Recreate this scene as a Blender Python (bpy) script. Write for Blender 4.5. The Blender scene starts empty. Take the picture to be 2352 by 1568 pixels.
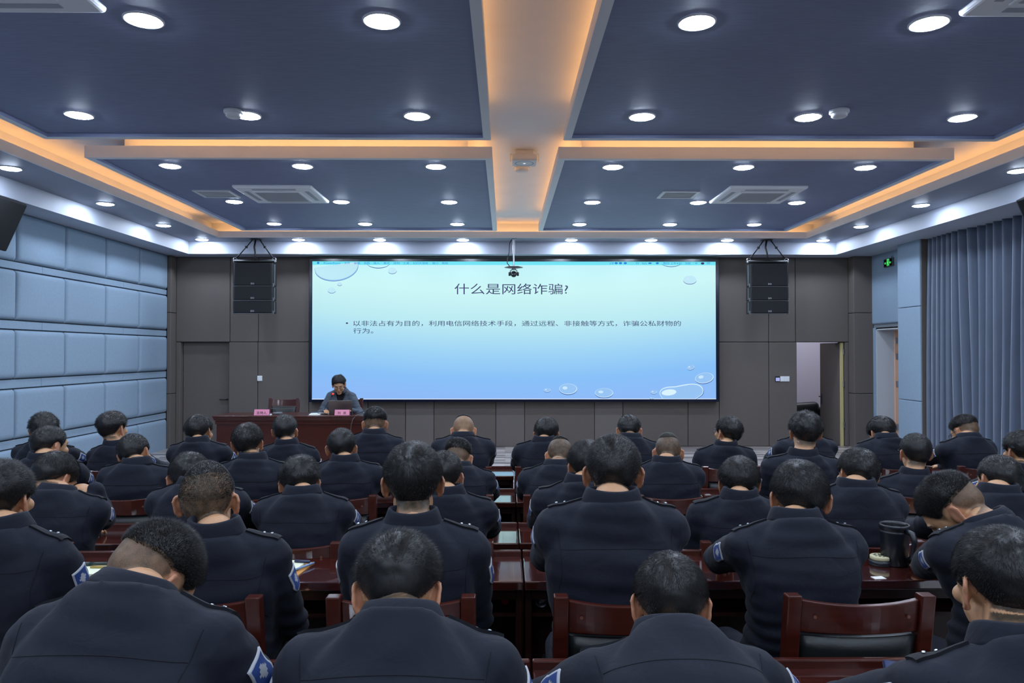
import bpy, bmesh, math, random
import numpy as np
from mathutils import Vector, Matrix, Euler, noise as mnoise

# ------------------------------------------------------------------ camera, world, exposure
SC = bpy.context.scene
COL = SC.collection
F, VX, VY, CAMZ = 1700.0, 1160.0, 809.0, 1.82        # focal length and vanishing point in the 2352x1568 frame, eye height
cam_d = bpy.data.cameras.new('camera'); cam = bpy.data.objects.new('camera', cam_d); COL.objects.link(cam)
cam_d.sensor_width = 36.0; cam_d.lens = 36.0 * F / 2352.0
cam_d.clip_start = 0.05; cam_d.clip_end = 60
cam.location = (0, 0, CAMZ)
cam.rotation_euler = (math.radians(90) + math.atan((VY - 784) / F), 0, -math.atan((1176 - VX) / F))
SC.camera = cam
cam_d.dof.use_dof = False
w = bpy.data.worlds.new('world'); SC.world = w; w.use_nodes = True
w.node_tree.nodes['Background'].inputs[0].default_value = (0.55, 0.65, 0.85, 1)
w.node_tree.nodes['Background'].inputs[1].default_value = 0.02
SC.view_settings.view_transform = 'Standard'; SC.view_settings.look = 'None'
SC.view_settings.exposure = 0.0; SC.view_settings.gamma = 1.0
SC.view_settings.use_curve_mapping = False
SC.cycles.max_bounces = 7; SC.cycles.diffuse_bounces = 4; SC.cycles.glossy_bounces = 3
SC.cycles.transmission_bounces = 4; SC.cycles.transparent_max_bounces = 6
SC.cycles.caustics_reflective = False; SC.cycles.caustics_refractive = False
SC.cycles.sample_clamp_indirect = 4.0

LAMP = 175.0        # downlight radiance
SCREEN = 1.0       # LED wall radiance
COVE = 8.0

random.seed(7)
def X(px, Y): return (px - VX) / F * Y
def Z(py, Y): return CAMZ + (VY - py) / F * Y
def lin(r, g, b):
    f = lambda c: c / 12.92 if c <= .04045 else ((c + .055) / 1.055) ** 2.4
    return tuple(f(c / 255.0) for c in (r, g, b))

# ------------------------------------------------------------------ materials
MATS = {}
def mat(name, rgb=(128, 128, 128), rough=.6, metal=0, spec=.5, emit=None, estr=0, noise=None, bump=None, coat=0, trans=0, sheen=0, alpha=None, coat_ior=1.5):
    """noise=(scale, amount, stretch xyz) varies the colour; bump=(scale, strength, distance)."""
    if name in MATS: return MATS[name]
    m = bpy.data.materials.new(name); m.use_nodes = True; MATS[name] = m
    nt = m.node_tree; b = nt.nodes['Principled BSDF']
    c = lin(*rgb) + (1,)
    b.inputs['Base Color'].default_value = c
    b.inputs['Roughness'].default_value = rough; b.inputs['Metallic'].default_value = metal
    b.inputs['Specular IOR Level'].default_value = spec
    b.inputs['Coat Weight'].default_value = coat; b.inputs['Coat IOR'].default_value = coat_ior; b.inputs['Coat Roughness'].default_value = .07
    b.inputs['Transmission Weight'].default_value = trans
    if sheen: b.inputs['Sheen Weight'].default_value = sheen; b.inputs['Sheen Roughness'].default_value = .5
    if emit: b.inputs['Emission Color'].default_value = lin(*emit) + (1,); b.inputs['Emission Strength'].default_value = estr
    tc = None
    if noise or bump:
        tc = nt.nodes.new('ShaderNodeTexCoord')
    if noise:
        mp = nt.nodes.new('ShaderNodeMapping'); nt.links.new(tc.outputs['Object'], mp.inputs[0])
        mp.inputs['Scale'].default_value = noise[2] if len(noise) > 2 else (1, 1, 1)
        n = nt.nodes.new('ShaderNodeTexNoise'); n.inputs['Scale'].default_value = noise[0]; n.inputs['Detail'].default_value = 5
        nt.links.new(mp.outputs[0], n.inputs['Vector'])
        mr = nt.nodes.new('ShaderNodeMapRange'); mr.inputs[1].default_value = .25; mr.inputs[2].default_value = .75
        mr.inputs[3].default_value = 1 - noise[1]; mr.inputs[4].default_value = 1 + noise[1]
        nt.links.new(n.outputs['Fac'], mr.inputs[0])
        mx = nt.nodes.new('ShaderNodeVectorMath'); mx.operation = 'SCALE'; mx.inputs[0].default_value = c[:3]
        nt.links.new(mr.outputs[0], mx.inputs['Scale']); nt.links.new(mx.outputs[0], b.inputs['Base Color'])
    if bump:
        n2 = nt.nodes.new('ShaderNodeTexNoise'); n2.inputs['Scale'].default_value = bump[0]; n2.inputs['Detail'].default_value = 4
        nt.links.new(tc.outputs['Object'], n2.inputs['Vector'])
        bp = nt.nodes.new('ShaderNodeBump'); bp.inputs['Strength'].default_value = bump[1]; bp.inputs['Distance'].default_value = bump[2]
        nt.links.new(n2.outputs['Fac'], bp.inputs['Height']); nt.links.new(bp.outputs[0], b.inputs['Normal'])
    return m

M_white = mat('white_gypsum', (236, 238, 242), .5, noise=(3, .03))
M_strip = mat('grey_ceiling_paint', (136, 142, 158), .5, noise=(2, .05))
M_dark = mat('dark_ceiling_fabric', (128, 136, 166), .6, noise=(7, .10, (1, 8, 1)))
M_soffit = mat('soffit_paint', (178, 184, 198), .55, noise=(3, .03))
M_black = mat('black_plastic', (18, 19, 22), .45)
M_blackcloth = mat('black_grille', (16, 18, 22), .8, bump=(400, .5, .002))
M_brown = mat('brown_wall_fabric', (97, 90, 85), .95, noise=(60, .06))
M_brownlight = mat('pale_brown_wall_fabric', (104, 97, 94), .95, noise=(60, .05))
M_pad = mat('blue_grey_pad_fabric', (136, 156, 174), .9, noise=(30, .04))
M_padgap = mat('pad_gap', (46, 52, 60), .9)
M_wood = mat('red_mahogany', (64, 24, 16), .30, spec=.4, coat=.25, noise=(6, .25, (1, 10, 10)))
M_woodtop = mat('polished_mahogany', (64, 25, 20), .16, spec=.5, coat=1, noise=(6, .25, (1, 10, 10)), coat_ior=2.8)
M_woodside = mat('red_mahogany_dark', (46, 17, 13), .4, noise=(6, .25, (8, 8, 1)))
M_leather = mat('black_leather', (22, 25, 25), .42, bump=(120, .3, .002))
M_metal = mat('brushed_metal', (180, 182, 186), .28, metal=1)
M_plastic = mat('white_plastic', (226, 228, 230), .45)
M_floor = mat('floor_tile', (140, 136, 132), .35, noise=(3, .1))
M_carpet = mat('stage_parquet', (150, 140, 134), .35)
M_room = mat('far_room_plaster', (196, 194, 204), .8)
M_lens = mat('lamp_lens', (255, 255, 255), .5, emit=(216, 232, 255), estr=LAMP)
M_cove = mat('cove_strip', (255, 190, 110), .5, emit=(255, 184, 108), estr=COVE)

# ------------------------------------------------------------------ mesh builder
class MB:
    def __init__(s): s.v = []; s.f = []; s.mi = []; s.sm = []; s.cur = 0; s.smooth = False
    def add(s, vs, fs):
        o = len(s.v); s.v += [tuple(v) for v in vs]
        for f in fs: s.f.append(tuple(i + o for i in f)); s.mi.append(s.cur); s.sm.append(s.smooth)
        return s
    def box(s, a, b, rot=None, piv=None):
        x0, y0, z0 = a; x1, y1, z1 = b
        vs = [Vector(p) for p in ((x0,y0,z0),(x1,y0,z0),(x1,y1,z0),(x0,y1,z0),(x0,y0,z1),(x1,y0,z1),(x1,y1,z1),(x0,y1,z1))]
        if rot is not None:
            c = Vector(piv) if piv is not None else (Vector(a) + Vector(b)) / 2
            vs = [rot @ (v - c) + c for v in vs]
        return s.add(vs, [(0,3,2,1),(4,5,6,7),(0,1,5,4),(1,2,6,5),(2,3,7,6),(3,0,4,7)])
    def rbox(s, a, b, r=.005, seg=2, rot=None, piv=None):
        bm = bmesh.new(); bmesh.ops.create_cube(bm, size=1)
        a = Vector(a); b = Vector(b); c = (a + b) / 2; d = b - a
        for v in bm.verts: v.co = Vector((v.co.x * d.x, v.co.y * d.y, v.co.z * d.z))
        bmesh.ops.bevel(bm, geom=bm.edges[:], offset=min(r, .49 * min(abs(d.x), abs(d.y), abs(d.z))), segments=seg, affect='EDGES', profile=.5)
        if rot is not None:
            p = (Vector(piv) - c) if piv is not None else Vector((0, 0, 0))
            for v in bm.verts: v.co = rot @ (v.co - p) + p
        bm.verts.index_update()
        s.add([v.co + c for v in bm.verts], [[v.index for v in f.verts] for f in bm.faces]); bm.free(); return s
    def lathe(s, prof, c=(0,0,0), n=24, rot=None, caps=True):
        """prof: list of (radius, z); axis z through c, turned by rot."""
        c = Vector(c); vs = []; fs = []; k = len(prof)
        for r, z in prof:
            for i in range(n):
                a = 2 * math.pi * i / n; p = Vector((r * math.cos(a), r * math.sin(a), z))
                vs.append((rot @ p if rot is not None else p) + c)
        for j in range(k - 1):
            for i in range(n): fs.append((j*n+i, j*n+(i+1)%n, (j+1)*n+(i+1)%n, (j+1)*n+i))
        if caps:
            fs.append(tuple(range(n - 1, -1, -1))); fs.append(tuple((k-1)*n + i for i in range(n)))
        return s.add(vs, fs)
    def tube(s, pts, r, n=8, caps=True):
        pts = [Vector(p) for p in pts]; k = len(pts); rr = r if isinstance(r, (list, tuple)) else [r] * k
        vs = []; fs = []; up = None
        for i, p in enumerate(pts):
            t = (pts[min(i+1, k-1)] - pts[max(i-1, 0)]).normalized()
            if up is None: up = t.orthogonal().normalized()
            up = (up - t * up.dot(t)).normalized(); sd = t.cross(up)
            for j in range(n):
                a = 2 * math.pi * j / n; vs.append(p + (up * math.cos(a) + sd * math.sin(a)) * rr[i])
        for i in range(k - 1):
            for j in range(n): fs.append((i*n+j, i*n+(j+1)%n, (i+1)*n+(j+1)%n, (i+1)*n+j))
        if caps: fs.append(tuple(range(n-1, -1, -1))); fs.append(tuple((k-1)*n+i for i in range(n)))
        return s.add(vs, fs)
    def prism(s, poly, d, axis='y', at=0):
        """a polygon given as (u, v) pulled along an axis from at to at+d."""
        n = len(poly)
        def P(u, v, t):
            return {'y': (u, t, v), 'x': (t, u, v), 'z': (u, v, t)}[axis]
        vs = [P(u, v, at) for u, v in poly] + [P(u, v, at + d) for u, v in poly]
        fs = [tuple(range(n)), tuple(range(2*n-1, n-1, -1))] + [(i, i+n, (i+1)%n+n, (i+1)%n) for i in range(n)]
        return s.add(vs, fs)
    def build(s, name, mats, parent=None, smooth=None, fix=True):
        me = bpy.data.meshes.new(name)
        off = parent.matrix_world.translation if parent is not None else Vector((0,0,0))
        if parent is not None: off = world_loc(parent)
        me.from_pydata([tuple(Vector(v) - off) for v in s.v], [], s.f)
        mats = mats if isinstance(mats, (list, tuple)) else [mats]
        for m in mats: me.materials.append(m)
        me.polygons.foreach_set('material_index', s.mi)
        me.polygons.foreach_set('use_smooth', [smooth if smooth is not None else q for q in s.sm])
        if fix:
            bm = bmesh.new(); bm.from_mesh(me); bmesh.ops.recalc_face_normals(bm, faces=bm.faces); bm.to_mesh(me); bm.free()
        me.update()
        o = bpy.data.objects.new(name, me); COL.objects.link(o)
        if parent is not None: o.parent = parent
        return o
def world_loc(o):
    p = Vector((0,0,0))
    while o is not None: p += o.location; o = o.parent
    return p
def tag(o, label=None, cat=None, group=None, kind=None):
    if label: o['label'] = label
    if cat: o['category'] = cat
    if group: o['group'] = group
    if kind: o['kind'] = kind
    return o
def empty(name, loc, label=None, cat=None, group=None):
    o = bpy.data.objects.new(name, None); COL.objects.link(o); o.location = loc; o.empty_display_size = .1
    return tag(o, label, cat, group)
def struct(o): o['kind'] = 'structure'; return o
def dup(root, loc, rotz=0, label=None, group=None):
    r = root.copy(); COL.objects.link(r); r.location = loc; r.rotation_euler = (0, 0, rotz)
    if label: r['label'] = label
    if group: r['group'] = group
    for ch in list(root.children):
        c = ch.copy(); COL.objects.link(c); c.parent = r
        for g in ch.children:
            d = g.copy(); COL.objects.link(d); d.parent = c
    return r
def text(name, s, m, size, loc, rot, parent=None, sx=1, extrude=.0004, align='LEFT', spacing=1.0, offset=0.0):
    """flat lettering turned into a mesh."""
    cu = bpy.data.curves.new(name, 'FONT'); cu.body = s; cu.size = size; cu.extrude = extrude; cu.align_x = align
    cu.space_character = spacing; cu.offset = offset; cu.resolution_u = 3
    o = bpy.data.objects.new(name, cu); COL.objects.link(o)
    dg = bpy.context.evaluated_depsgraph_get()
    me = bpy.data.meshes.new_from_object(o.evaluated_get(dg)); bpy.data.objects.remove(o)
    R = Euler(rot).to_matrix(); L = Vector(loc) - (world_loc(parent) if parent is not None else Vector((0,0,0)))
    for v in me.vertices: v.co = R @ Vector((v.co.x * sx, v.co.y, v.co.z)) + L
    me.materials.clear(); me.materials.append(m); me.name = name
    ob = bpy.data.objects.new(name, me); COL.objects.link(ob)
    if parent is not None: ob.parent = parent
    return ob
# ------------------------------------------------------------------ the hall
WY = 12.9; ST = .18; PLAT = .12
ZS, Z1, ZL, ZP, ZU = 3.48, 3.686, 3.785, 3.80, 3.95     # soffit, lower ceiling, lip top, panel top, upper ceiling
LX, RX = -5.78, 6.48
RY = -7.6
def ring(b, xo0, xo1, yo0, yo1, xi0, xi1, yi0, yi1, z0, z1):
    """a rectangular ring slab, outer and inner rectangles."""
    for (a, c, d, e) in ((xo0, xi0, yo0, yo1), (xi1, xo1, yo0, yo1), (xi0, xi1, yo0, yi0), (xi0, xi1, yi1, yo1)):
        b.box((a, d, z0), (c, e, z1))

b = MB(); b.box((LX - .3, RY, -.1), (RX + .3, 13.2, 0)); struct(b.build('floor', M_floor))
b = MB(); b.box((LX, RY, .001), (6.15, 3.41, PLAT)); struct(b.build('floor_platform', M_floor))
# stage with long narrow parquet strips
def parquet():
    m = mat('stage_planks', (160, 150, 144), .32); nt = m.node_tree; bs = nt.nodes['Principled BSDF']
    tc = nt.nodes.new('ShaderNodeTexCoord'); br = nt.nodes.new('ShaderNodeTexBrick')
    br.inputs['Scale'].default_value = 1; br.inputs['Brick Width'].default_value = .9; br.inputs['Row Height'].default_value = .09
    br.inputs['Mortar Size'].default_value = .002; br.offset = .37
    br.inputs['Color1'].default_value = lin(196, 186, 180) + (1,); br.inputs['Color2'].default_value = lin(104, 96, 96) + (1,)
    br.inputs['Mortar'].default_value = lin(70, 64, 62) + (1,)
    nt.links.new(tc.outputs['Object'], br.inputs['Vector']); nt.links.new(br.outputs['Color'], bs.inputs['Base Color'])
    return m
b = MB(); b.box((LX, 9.25, 0.001), (6.1, 13.0, ST)); struct(b.build('floor_stage', parquet()))

# back wall: padded brown panels with a doorway
def wx(px): return X(px, WY)
DX0, DX1 = wx(1833), wx(1945)
EX0, EX1 = wx(418), wx(528)
b = MB()
b.cur = 0
def pad(px0, px1, z0, z1, y=WY, g=.004):
    b.rbox((px0 + g, y, z0 + g), (px1 - g, y + .05, z1 - g), .008, 2)
zt = 2.0
for p0, p1 in ((407, 530), (530, 595), (595, 711), (1653, 1768), (1768, 1830), (1830, 1953)):
    pad(wx(p0), wx(p1), zt, 3.50)
for p0, p1 in ((528, 594), (594, 711), (1653, 1768), (1768, 1833)):
    pad(wx(p0), wx(p1), ST, zt)
pad(wx(407), wx(418), ST, zt); pad(wx(1945), wx(1953), ST, zt)
under = [711, 780, 846, 932, 997, 1139, 1205, 1365.5, 1431, 1581, 1653]
for i in range(len(under) - 1):
    b.cur = 1 if i in (1, 3, 5, 7) else 0
    pad(wx(under[i]), wx(under[i+1]), ST, 1.3)
b.cur = 2
b.box((LX, WY + .05, 0), (EX0, WY + .3, 3.7)); b.box((EX1, WY + .05, 0), (DX0, WY + .3, 3.7)); b.box((DX1, WY + .05, 0), (RX, WY + .3, 3.7))
b.box((EX0, WY + .05, zt), (EX1, WY + .3, 3.7)); b.box((DX0, WY + .05, zt), (DX1, WY + .3, 3.7))
struct(b.build('wall_back', [M_brown, M_brownlight, M_brown]))
# closed door on the left of the screen
d = empty('door_1', ((EX0 + EX1) / 2, WY + .08, ST)); struct(d)
b = MB(); b.rbox((EX0 + .01, WY + .09, ST), (EX1 - .005, WY + .13, zt - .005), .006); b.build('door_leaf', M_brown, d)
b = MB(); b.tube([(EX1 - .05, WY + .09, 1.0), (EX1 - .05, WY + .03, 1.0), (EX1 - .17, WY + .03, 1.0)], .011); b.build('door_handle', M_black, d)
# open doorway on the right, leaf swung into the room behind
d = empty('door_2', (DX1, WY + .1, ST)); struct(d)
b = MB(); b.rbox((DX1 - .055, WY + .10, ST), (DX1 - .02, WY + .92, zt - .01), .004); b.build('door_leaf', M_brown, d)
b = MB(); b.box((DX1 - .056, WY + .06, ST), (DX1 - .012, WY + .10, zt - .01)); b.build('door_edge', mat('yellow_door_edge', (196, 184, 128), .5), d)
b = MB()
for z in (.5, 1.22, 1.78): b.rbox((DX1 - .022, WY + .03, z), (DX1 - .003, WY + .07, z + .1), .004)
b.build('hinge', M_metal, d)
b = MB(); b.tube([(DX1 - .055, WY + .86, 1.0), (DX1 - .10, WY + .86, 1.0), (DX1 - .10, WY + .75, 1.0)], .011)
b.rbox((DX1 - .063, WY + .84, .86), (DX1 - .055, WY + .88, 1.05), .003); b.build('door_handle', M_black, d)
# room seen through the doorway
b = MB(); b.box((3.4, 15.6, 0), (8.4, 15.7, 3.2)); b.box((3.3, 13.2, 0), (3.4, 15.7, 3.2)); b.box((8.3, 13.2, 0), (8.4, 15.7, 3.2))
b.box((3.3, 13.2, 3.1), (8.4, 15.7, 3.2)); struct(b.build('wall_far_room', M_room))
b = MB(); b.box((3.3, 13.2, ST - .05), (8.4, 15.7, ST)); struct(b.build('floor_far_room', M_floor))
# columns in both back corners
for n, (x0, x1) in enumerate(((LX, wx(407)), (6.017, 6.36))):
    b = MB()
    for z0, z1 in ((0, 1.11), (1.11, 2.5), (2.5, 3.5)): b.rbox((x0, 12.70, z0 + .003), (x1, 12.95, z1 - .003), .01)
    struct(b.build('trim_%d' % (n + 1), M_brown))

# left wall: puffed acoustic pads with narrow flat strips between the rows
b = MB(); b.smooth = False
b.cur = 1; b.box((LX - .25, RY, 0), (LX - .03, 13.2, 3.7))
def puff(y0, y1, z0, z1, h=.05, e=.05, n=7):
    """a pillowed pad on the plane x = LX-.03, rounded towards its edges."""
    us = [0, .0001, .02, .05, .1] ; t = [0, .006, .018, .035, .07]
    def axis(a, c):
        m = [a + q for q in t] + [a + (c - a) * k / 4 for k in (1, 2, 3)] + [c - q for q in reversed(t)]
        return m
    ys = axis(y0, y1); zs = axis(z0, z1); vs = []; fs = []
    def hh(q, a, c):
        dd = min(q - a, c - q); s_ = min(dd / e, 1); r = math.sqrt(max(0, 1 - (1 - s_) ** 2)); return r
    for y in ys:
        for z in zs:
            k = hh(y, y0, y1) * hh(z, z0, z1); vs.append((LX - .035 + h * k + .004 * k * math.sin((y - y0) / (y1 - y0) * 3.14) , y, z))
    m = len(zs)
    for i in range(len(ys) - 1):
        for j in range(m - 1): fs.append((i*m+j, (i+1)*m+j, (i+1)*m+j+1, i*m+j+1))
    b.add(vs, fs)
rows = [(.10, .68), (.80, 1.384), (1.51, 2.084), (2.205, 2.79), (2.90, 3.49)]
b.cur = 0; b.smooth = True
ye = [12.72 - .98 * k for k in range(21)]
for k in range(len(ye) - 1):
    for z0, z1 in rows: puff(ye[k+1] + .008, ye[k] - .008, z0, z1)
b.smooth = False
sy = [12.72, 11.28] + [11.28 - 1.97 * k for k in range(1, 10)]
for k in range(len(sy) - 1):
    for (a, c) in ((.68, .80), (1.384, 1.51), (2.084, 2.205), (2.79, 2.90)):
        b.rbox((LX - .04, sy[k+1] + .002, a + .012), (LX - .012, sy[k] - .002, c - .012), .006)
struct(b.build('wall_left', [M_pad, M_padgap], fix=False))

# right side: exit wall with a doorway, padded pillar, curtained window wall
b = MB(); b.smooth = False
b.rbox((6.33, 11.42, 2.30), (6.40, 12.72, 3.5), .03, 3)
b.cur = 1; b.box((6.36, 11.42, 2.22), (6.50, 12.72, 2.30)); b.cur = 0
b.rbox((6.345, 12.62, 0), (6.40, 12.72, 2.24), .01)
struct(b.build('wall_right', [M_pad, mat('door_head_trim', (120, 126, 132), .6)]))
d = empty('door_3', (6.4, 12.2, 0)); struct(d)
b = MB(); b.box((6.36, 12.60, 0), (6.66, 12.64, 2.22)); b.box((6.74, 12.58, 0), (7.3, 12.62, 2.22)); b.box((6.36, 11.40, 2.20), (7.3, 12.64, 2.24)); b.build('door_jamb', mat('grey_jamb', (196, 198, 200), .6), d)
b = MB(); b.box((6.66, 12.58, 0), (6.735, 12.62, 2.2)); b.build('door_edge', mat('orange_wood_edge', (238, 190, 158), .5), d)
b = MB()
for z in (.55, 1.28, 1.75, 2.02): b.rbox((6.675, 12.565, z - .05), (6.72, 12.585, z + .05), .003)
b.build('hinge', M_metal, d)
b = MB(); b.box((6.9, 11.0, 0), (7.0, 12.9, 2.6)); b.box((6.4, 10.95, 0), (7.0, 11.0, 2.6)); struct(b.build('wall_corridor', M_room))
b = MB()
for z0, z1 in ((0, 1.10), (1.10, 2.50), (2.50, 3.5)): b.rbox((6.08, 10.78, z0 + .003), (6.47, 11.40, z1 - .003), .012)
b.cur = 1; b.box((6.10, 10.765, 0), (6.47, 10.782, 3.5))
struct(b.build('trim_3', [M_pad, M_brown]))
b = MB(); b.box((RX, RY, 0), (RX + .2, 11.4, 3.8)); struct(b.build('wall_window', M_white))
b = MB(); b.box((LX - .2, RY - .2, 0), (RX + .2, RY, 4.2)); struct(b.build('wall_rear', M_brown))

# curtain: deep vertical folds
def curtain(y0, y1, name):
    vs = []; fs = []; ny = int((y1 - y0) / .012); zs = [.03, .6, 1.2, 1.8, 2.4, 2.9, 3.3, 3.62]
    rnd = random.Random(3); ph = [0.0]; y = y0
    wl = []
    for i in range(ny + 1):
        yy = y0 + (y1 - y0) * i / ny
        wl.append(yy)
    p = 0
    for i, yy in enumerate(wl):
        f = 2 * math.pi / (.165 + .035 * math.sin(yy * 2.3) + .02 * math.sin(yy * 5.1 + 1)); p += f * (y1 - y0) / ny
        for z in zs:
            k = .55 + .45 * (1 - z / 3.7); a = .092 * (1 + .3 * math.sin(yy * 3.7 + z * .5))
            x = 6.27 + a * (math.sin(p + .25 * math.sin(z * .9 + yy * 4)) + .35 * math.sin(2 * p + 1.3) ) * (.75 + .25 * k) + .012 * math.sin(yy * 9 + z)
            vs.append((x, yy, z))
    m = len(zs)
    for i in range(ny):
        for j in range(m - 1): fs.append((i*m+j, i*m+j+1, (i+1)*m+j+1, (i+1)*m+j))
    bb = MB(); bb.smooth = True; bb.add(vs, fs)
    o = bb.build(name, mat('blue_grey_velvet', (92, 104, 124), .5, sheen=1.0, noise=(4, .06)), fix=False)
    so = o.modifiers.new('thick', 'SOLIDIFY'); so.thickness = .004
    return tag(o, 'floor length blue grey velvet curtain hanging in deep folds along the right wall', 'curtain')
curtain(1.0, 10.72, 'curtain')

# ceilings
b = MB()
b.box((LX - .2, RY, ZU), (RX + .2, 13.2, ZU + .1))
struct(b.build('ceiling', M_white))
SX0, SX1, SY0, SY1 = -5.33, 5.62, -7.1, 12.49
IX0, IX1, IY0, IY1 = -4.64, 4.92, -6.5, 12.02
b = MB(); b.cur = 0
ring(b, SX0, SX1, SY0, SY1, IX0 - .02, IX1 + .02, IY0 - .02, IY1 + .02, Z1, Z1 + .03)
b.cur = 1      # white upstand lip along the inner edge, trough behind it, recess wall
ring(b, IX0 - .02, IX1 + .02, IY0 - .02, IY1 + .02, IX0, IX1, IY0, IY1, Z1 - .002, ZL)
ring(b, IX0 - .24, IX1 + .24, IY0 - .24, IY1 + .24, IX0 - .20, IX1 + .20, IY0 - .20, IY1 + .20, Z1 + .03, ZU)
struct(b.build('ceiling_lower', [M_strip, M_white]))
b = MB()
ring(b, LX - .02, RX, RY, 13.0, SX0 - .02, SX1 + .02, SY0 - .02, SY1 + .02, ZS, ZS + .03)
ring(b, SX0 - .02, SX1 + .02, SY0 - .02, SY1 + .02, SX0, SX1, SY0, SY1, ZS - .001, Z1 + .02)
o = b.build('trim_4', M_soffit); struct(o)
# trim the soffit over the curtain: its underside ends in front of the curtain
# dark fabric panels hung below the upper ceiling
PANELS = {'left front': (-4.03, -.125, 7.10, 11.37), 'right front': (.515, 4.35, 7.10, 11.37), 'left rear': (-4.03, -.125, 2.05, 6.49), 'right rear': (.515, 4.35, 2.05, 6.49), 'left hindmost': (-4.03, -.125, -2.9, 1.44), 'right hindmost': (.515, 4.35, -2.9, 1.44)}
for nm, (x0, x1, y0, y1) in PANELS.items():
    d = empty('ceiling_panel', ((x0 + x1) / 2, (y0 + y1) / 2, Z1)); struct(d)
    b = MB(); e = .065
    ring(b, x0, x1, y0, y1, x0 + e, x1 - e, y0 + e, y1 - e, Z1, ZP)
    b.box((x0 + .25, y0 + .26, ZP), (x1 - .25, y1 - .22, ZU))
    b.build('panel_frame', M_white, d)
    b = MB(); b.box((x0 + e, y0 + e, Z1 + .03), (x1 - e, y1 - e, ZP - .01)); ring(b, x0 + e, x1 - e, y0 + e, y1 - e, x0 + e + .004, x1 - e - .004, y0 + e + .004, y1 - e - .004, Z1 + .001, Z1 + .04); b.build('fabric', M_dark, d)
# warm light strips lying out of sight in the coves
b = MB(); t = .012
for (a, c) in (((IX0 - .13, IY0, Z1 + .05), (IX0 - .10, IY1 - .6, Z1 + .062)), ((IX1 + .10, IY0, Z1 + .05), (IX1 + .13, IY1 - .6, Z1 + .062)), ((IX0 - .1, IY1 + .10, Z1 + .05), (IX1 + .1, IY1 + .13, Z1 + .062))): b.box(a, c)
for x0, x1 in ((-4.03, -.125), (.515, 4.35)):
    for y0, y1 in ((7.10, 11.37), (2.05, 6.49), (-2.9, 1.44)):
        xx = x1 - .16 if x0 < 0 else x0 + .13
        b.box((xx, y0 + .25, ZP + .005), (xx + .03, y1 - .25, ZP + .017))
    b.box((x0 + .27, 7.10 + .13, ZP + .005), (x1 - .27, 7.10 + .16, ZP + .017))
    b.box((x0 + .27, 6.49 - .10, ZP + .005), (x1 - .27, 6.49 - .07, ZP + .017))
struct(b.build('trim_cove_light', M_cove))

# ------------------------------------------------------------------ downlights
def make_downlight(s=1.0):
    t = empty('downlight', (0, 0, 0))
    b = MB(); b.smooth = True
    b.lathe([(.090*s, .002), (.094*s, -.004), (.104*s, -.007), (.110*s, -.004), (.111*s, .002)], n=32, caps=False)
    b.build('trim_ring', M_plastic, t)
    b = MB(); b.smooth = True; b.lathe([(.0905*s, .001), (.0900*s, -.004), (.083*s, -.011), (.055*s, -.016), (0, -.017)], n=32, caps=False); b.build('lens', M_lens, t)
    return t
proto = make_downlight(); used = [False]
def place_light(x, y, z, label, group):
    if not used[0]:
        used[0] = True; o = proto; o.location = (x, y, z)
    else: o = dup(proto, (x, y, z))
    o['label'] = label; o['category'] = 'ceiling light'; o['group'] = group
    return o
colx = {'left': [(-3.40, 'outer'), (-2.06, 'middle'), (-.705, 'inner')], 'right': [(1.10, 'inner'), (2.44, 'middle'), (3.69, 'outer')]}
for side in ('left', 'right'):
    for xx, cn in colx[side]:
        for yy, rn in ((7.52, 'back'), (9.30, 'middle'), (10.90, 'stage-side')):
            place_light(xx, yy, Z1 + .027, 'round recessed downlight, %s row, %s column of the dark %s ceiling panel by the stage' % (rn, cn, side), 'downlights in the panels by the stage')
        for yy, rn in ((2.55, 'hindmost'), (4.21, 'middle'), (5.91, 'stage-side')):
            place_light(xx, yy, Z1 + .027, 'round recessed downlight, %s row, %s column of the dark %s ceiling panel over the audience' % (rn, cn, side), 'downlights in the panels over the audience')
nth = ['first', 'second', 'third', 'fourth', 'fifth', 'sixth', 'seventh', 'eighth']
for i, xx in enumerate((-5.01, -3.42, -2.08, -.70, 1.10, 2.43, 3.70, 5.30)):
    place_light(xx, 12.26, Z1, '%s round downlight from the left in the grey ceiling strip above the screen' % nth[i], 'downlights in the grey ceiling strip')
for side, xx in (('left', -5.02), ('right', 5.28)):
    for i, yy in enumerate((10.90, 9.32, 7.53)):
        place_light(xx, yy, Z1, '%s round downlight from the stage in the grey ceiling strip along the %s wall' % (nth[i], side), 'downlights in the grey ceiling strip')
    for yy, rn in ((.8, 'first'), (-.9, 'second'), (-2.3, 'third')):
        for xx_, cn in colx[side]: place_light(xx_, yy, Z1 + .027, '%s round downlight behind the photographer, %s column of the %s ceiling panel' % (rn, cn, side), 'downlights behind the photographer')
    for yy in (-4.4, -6.0):
        for xx_, cn in colx[side]: place_light(xx_, yy, ZU, 'round downlight at the rear of the hall, %s column on the %s' % (cn, side), 'downlights behind the photographer')
    for yy in (5.9, 4.2, 2.5, .8):
        place_light(xx, yy, Z1, 'round downlight in the grey strip along the %s wall, %.0f paces before the stage' % (side, 10 - yy), 'downlights in the grey ceiling strip')

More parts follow.
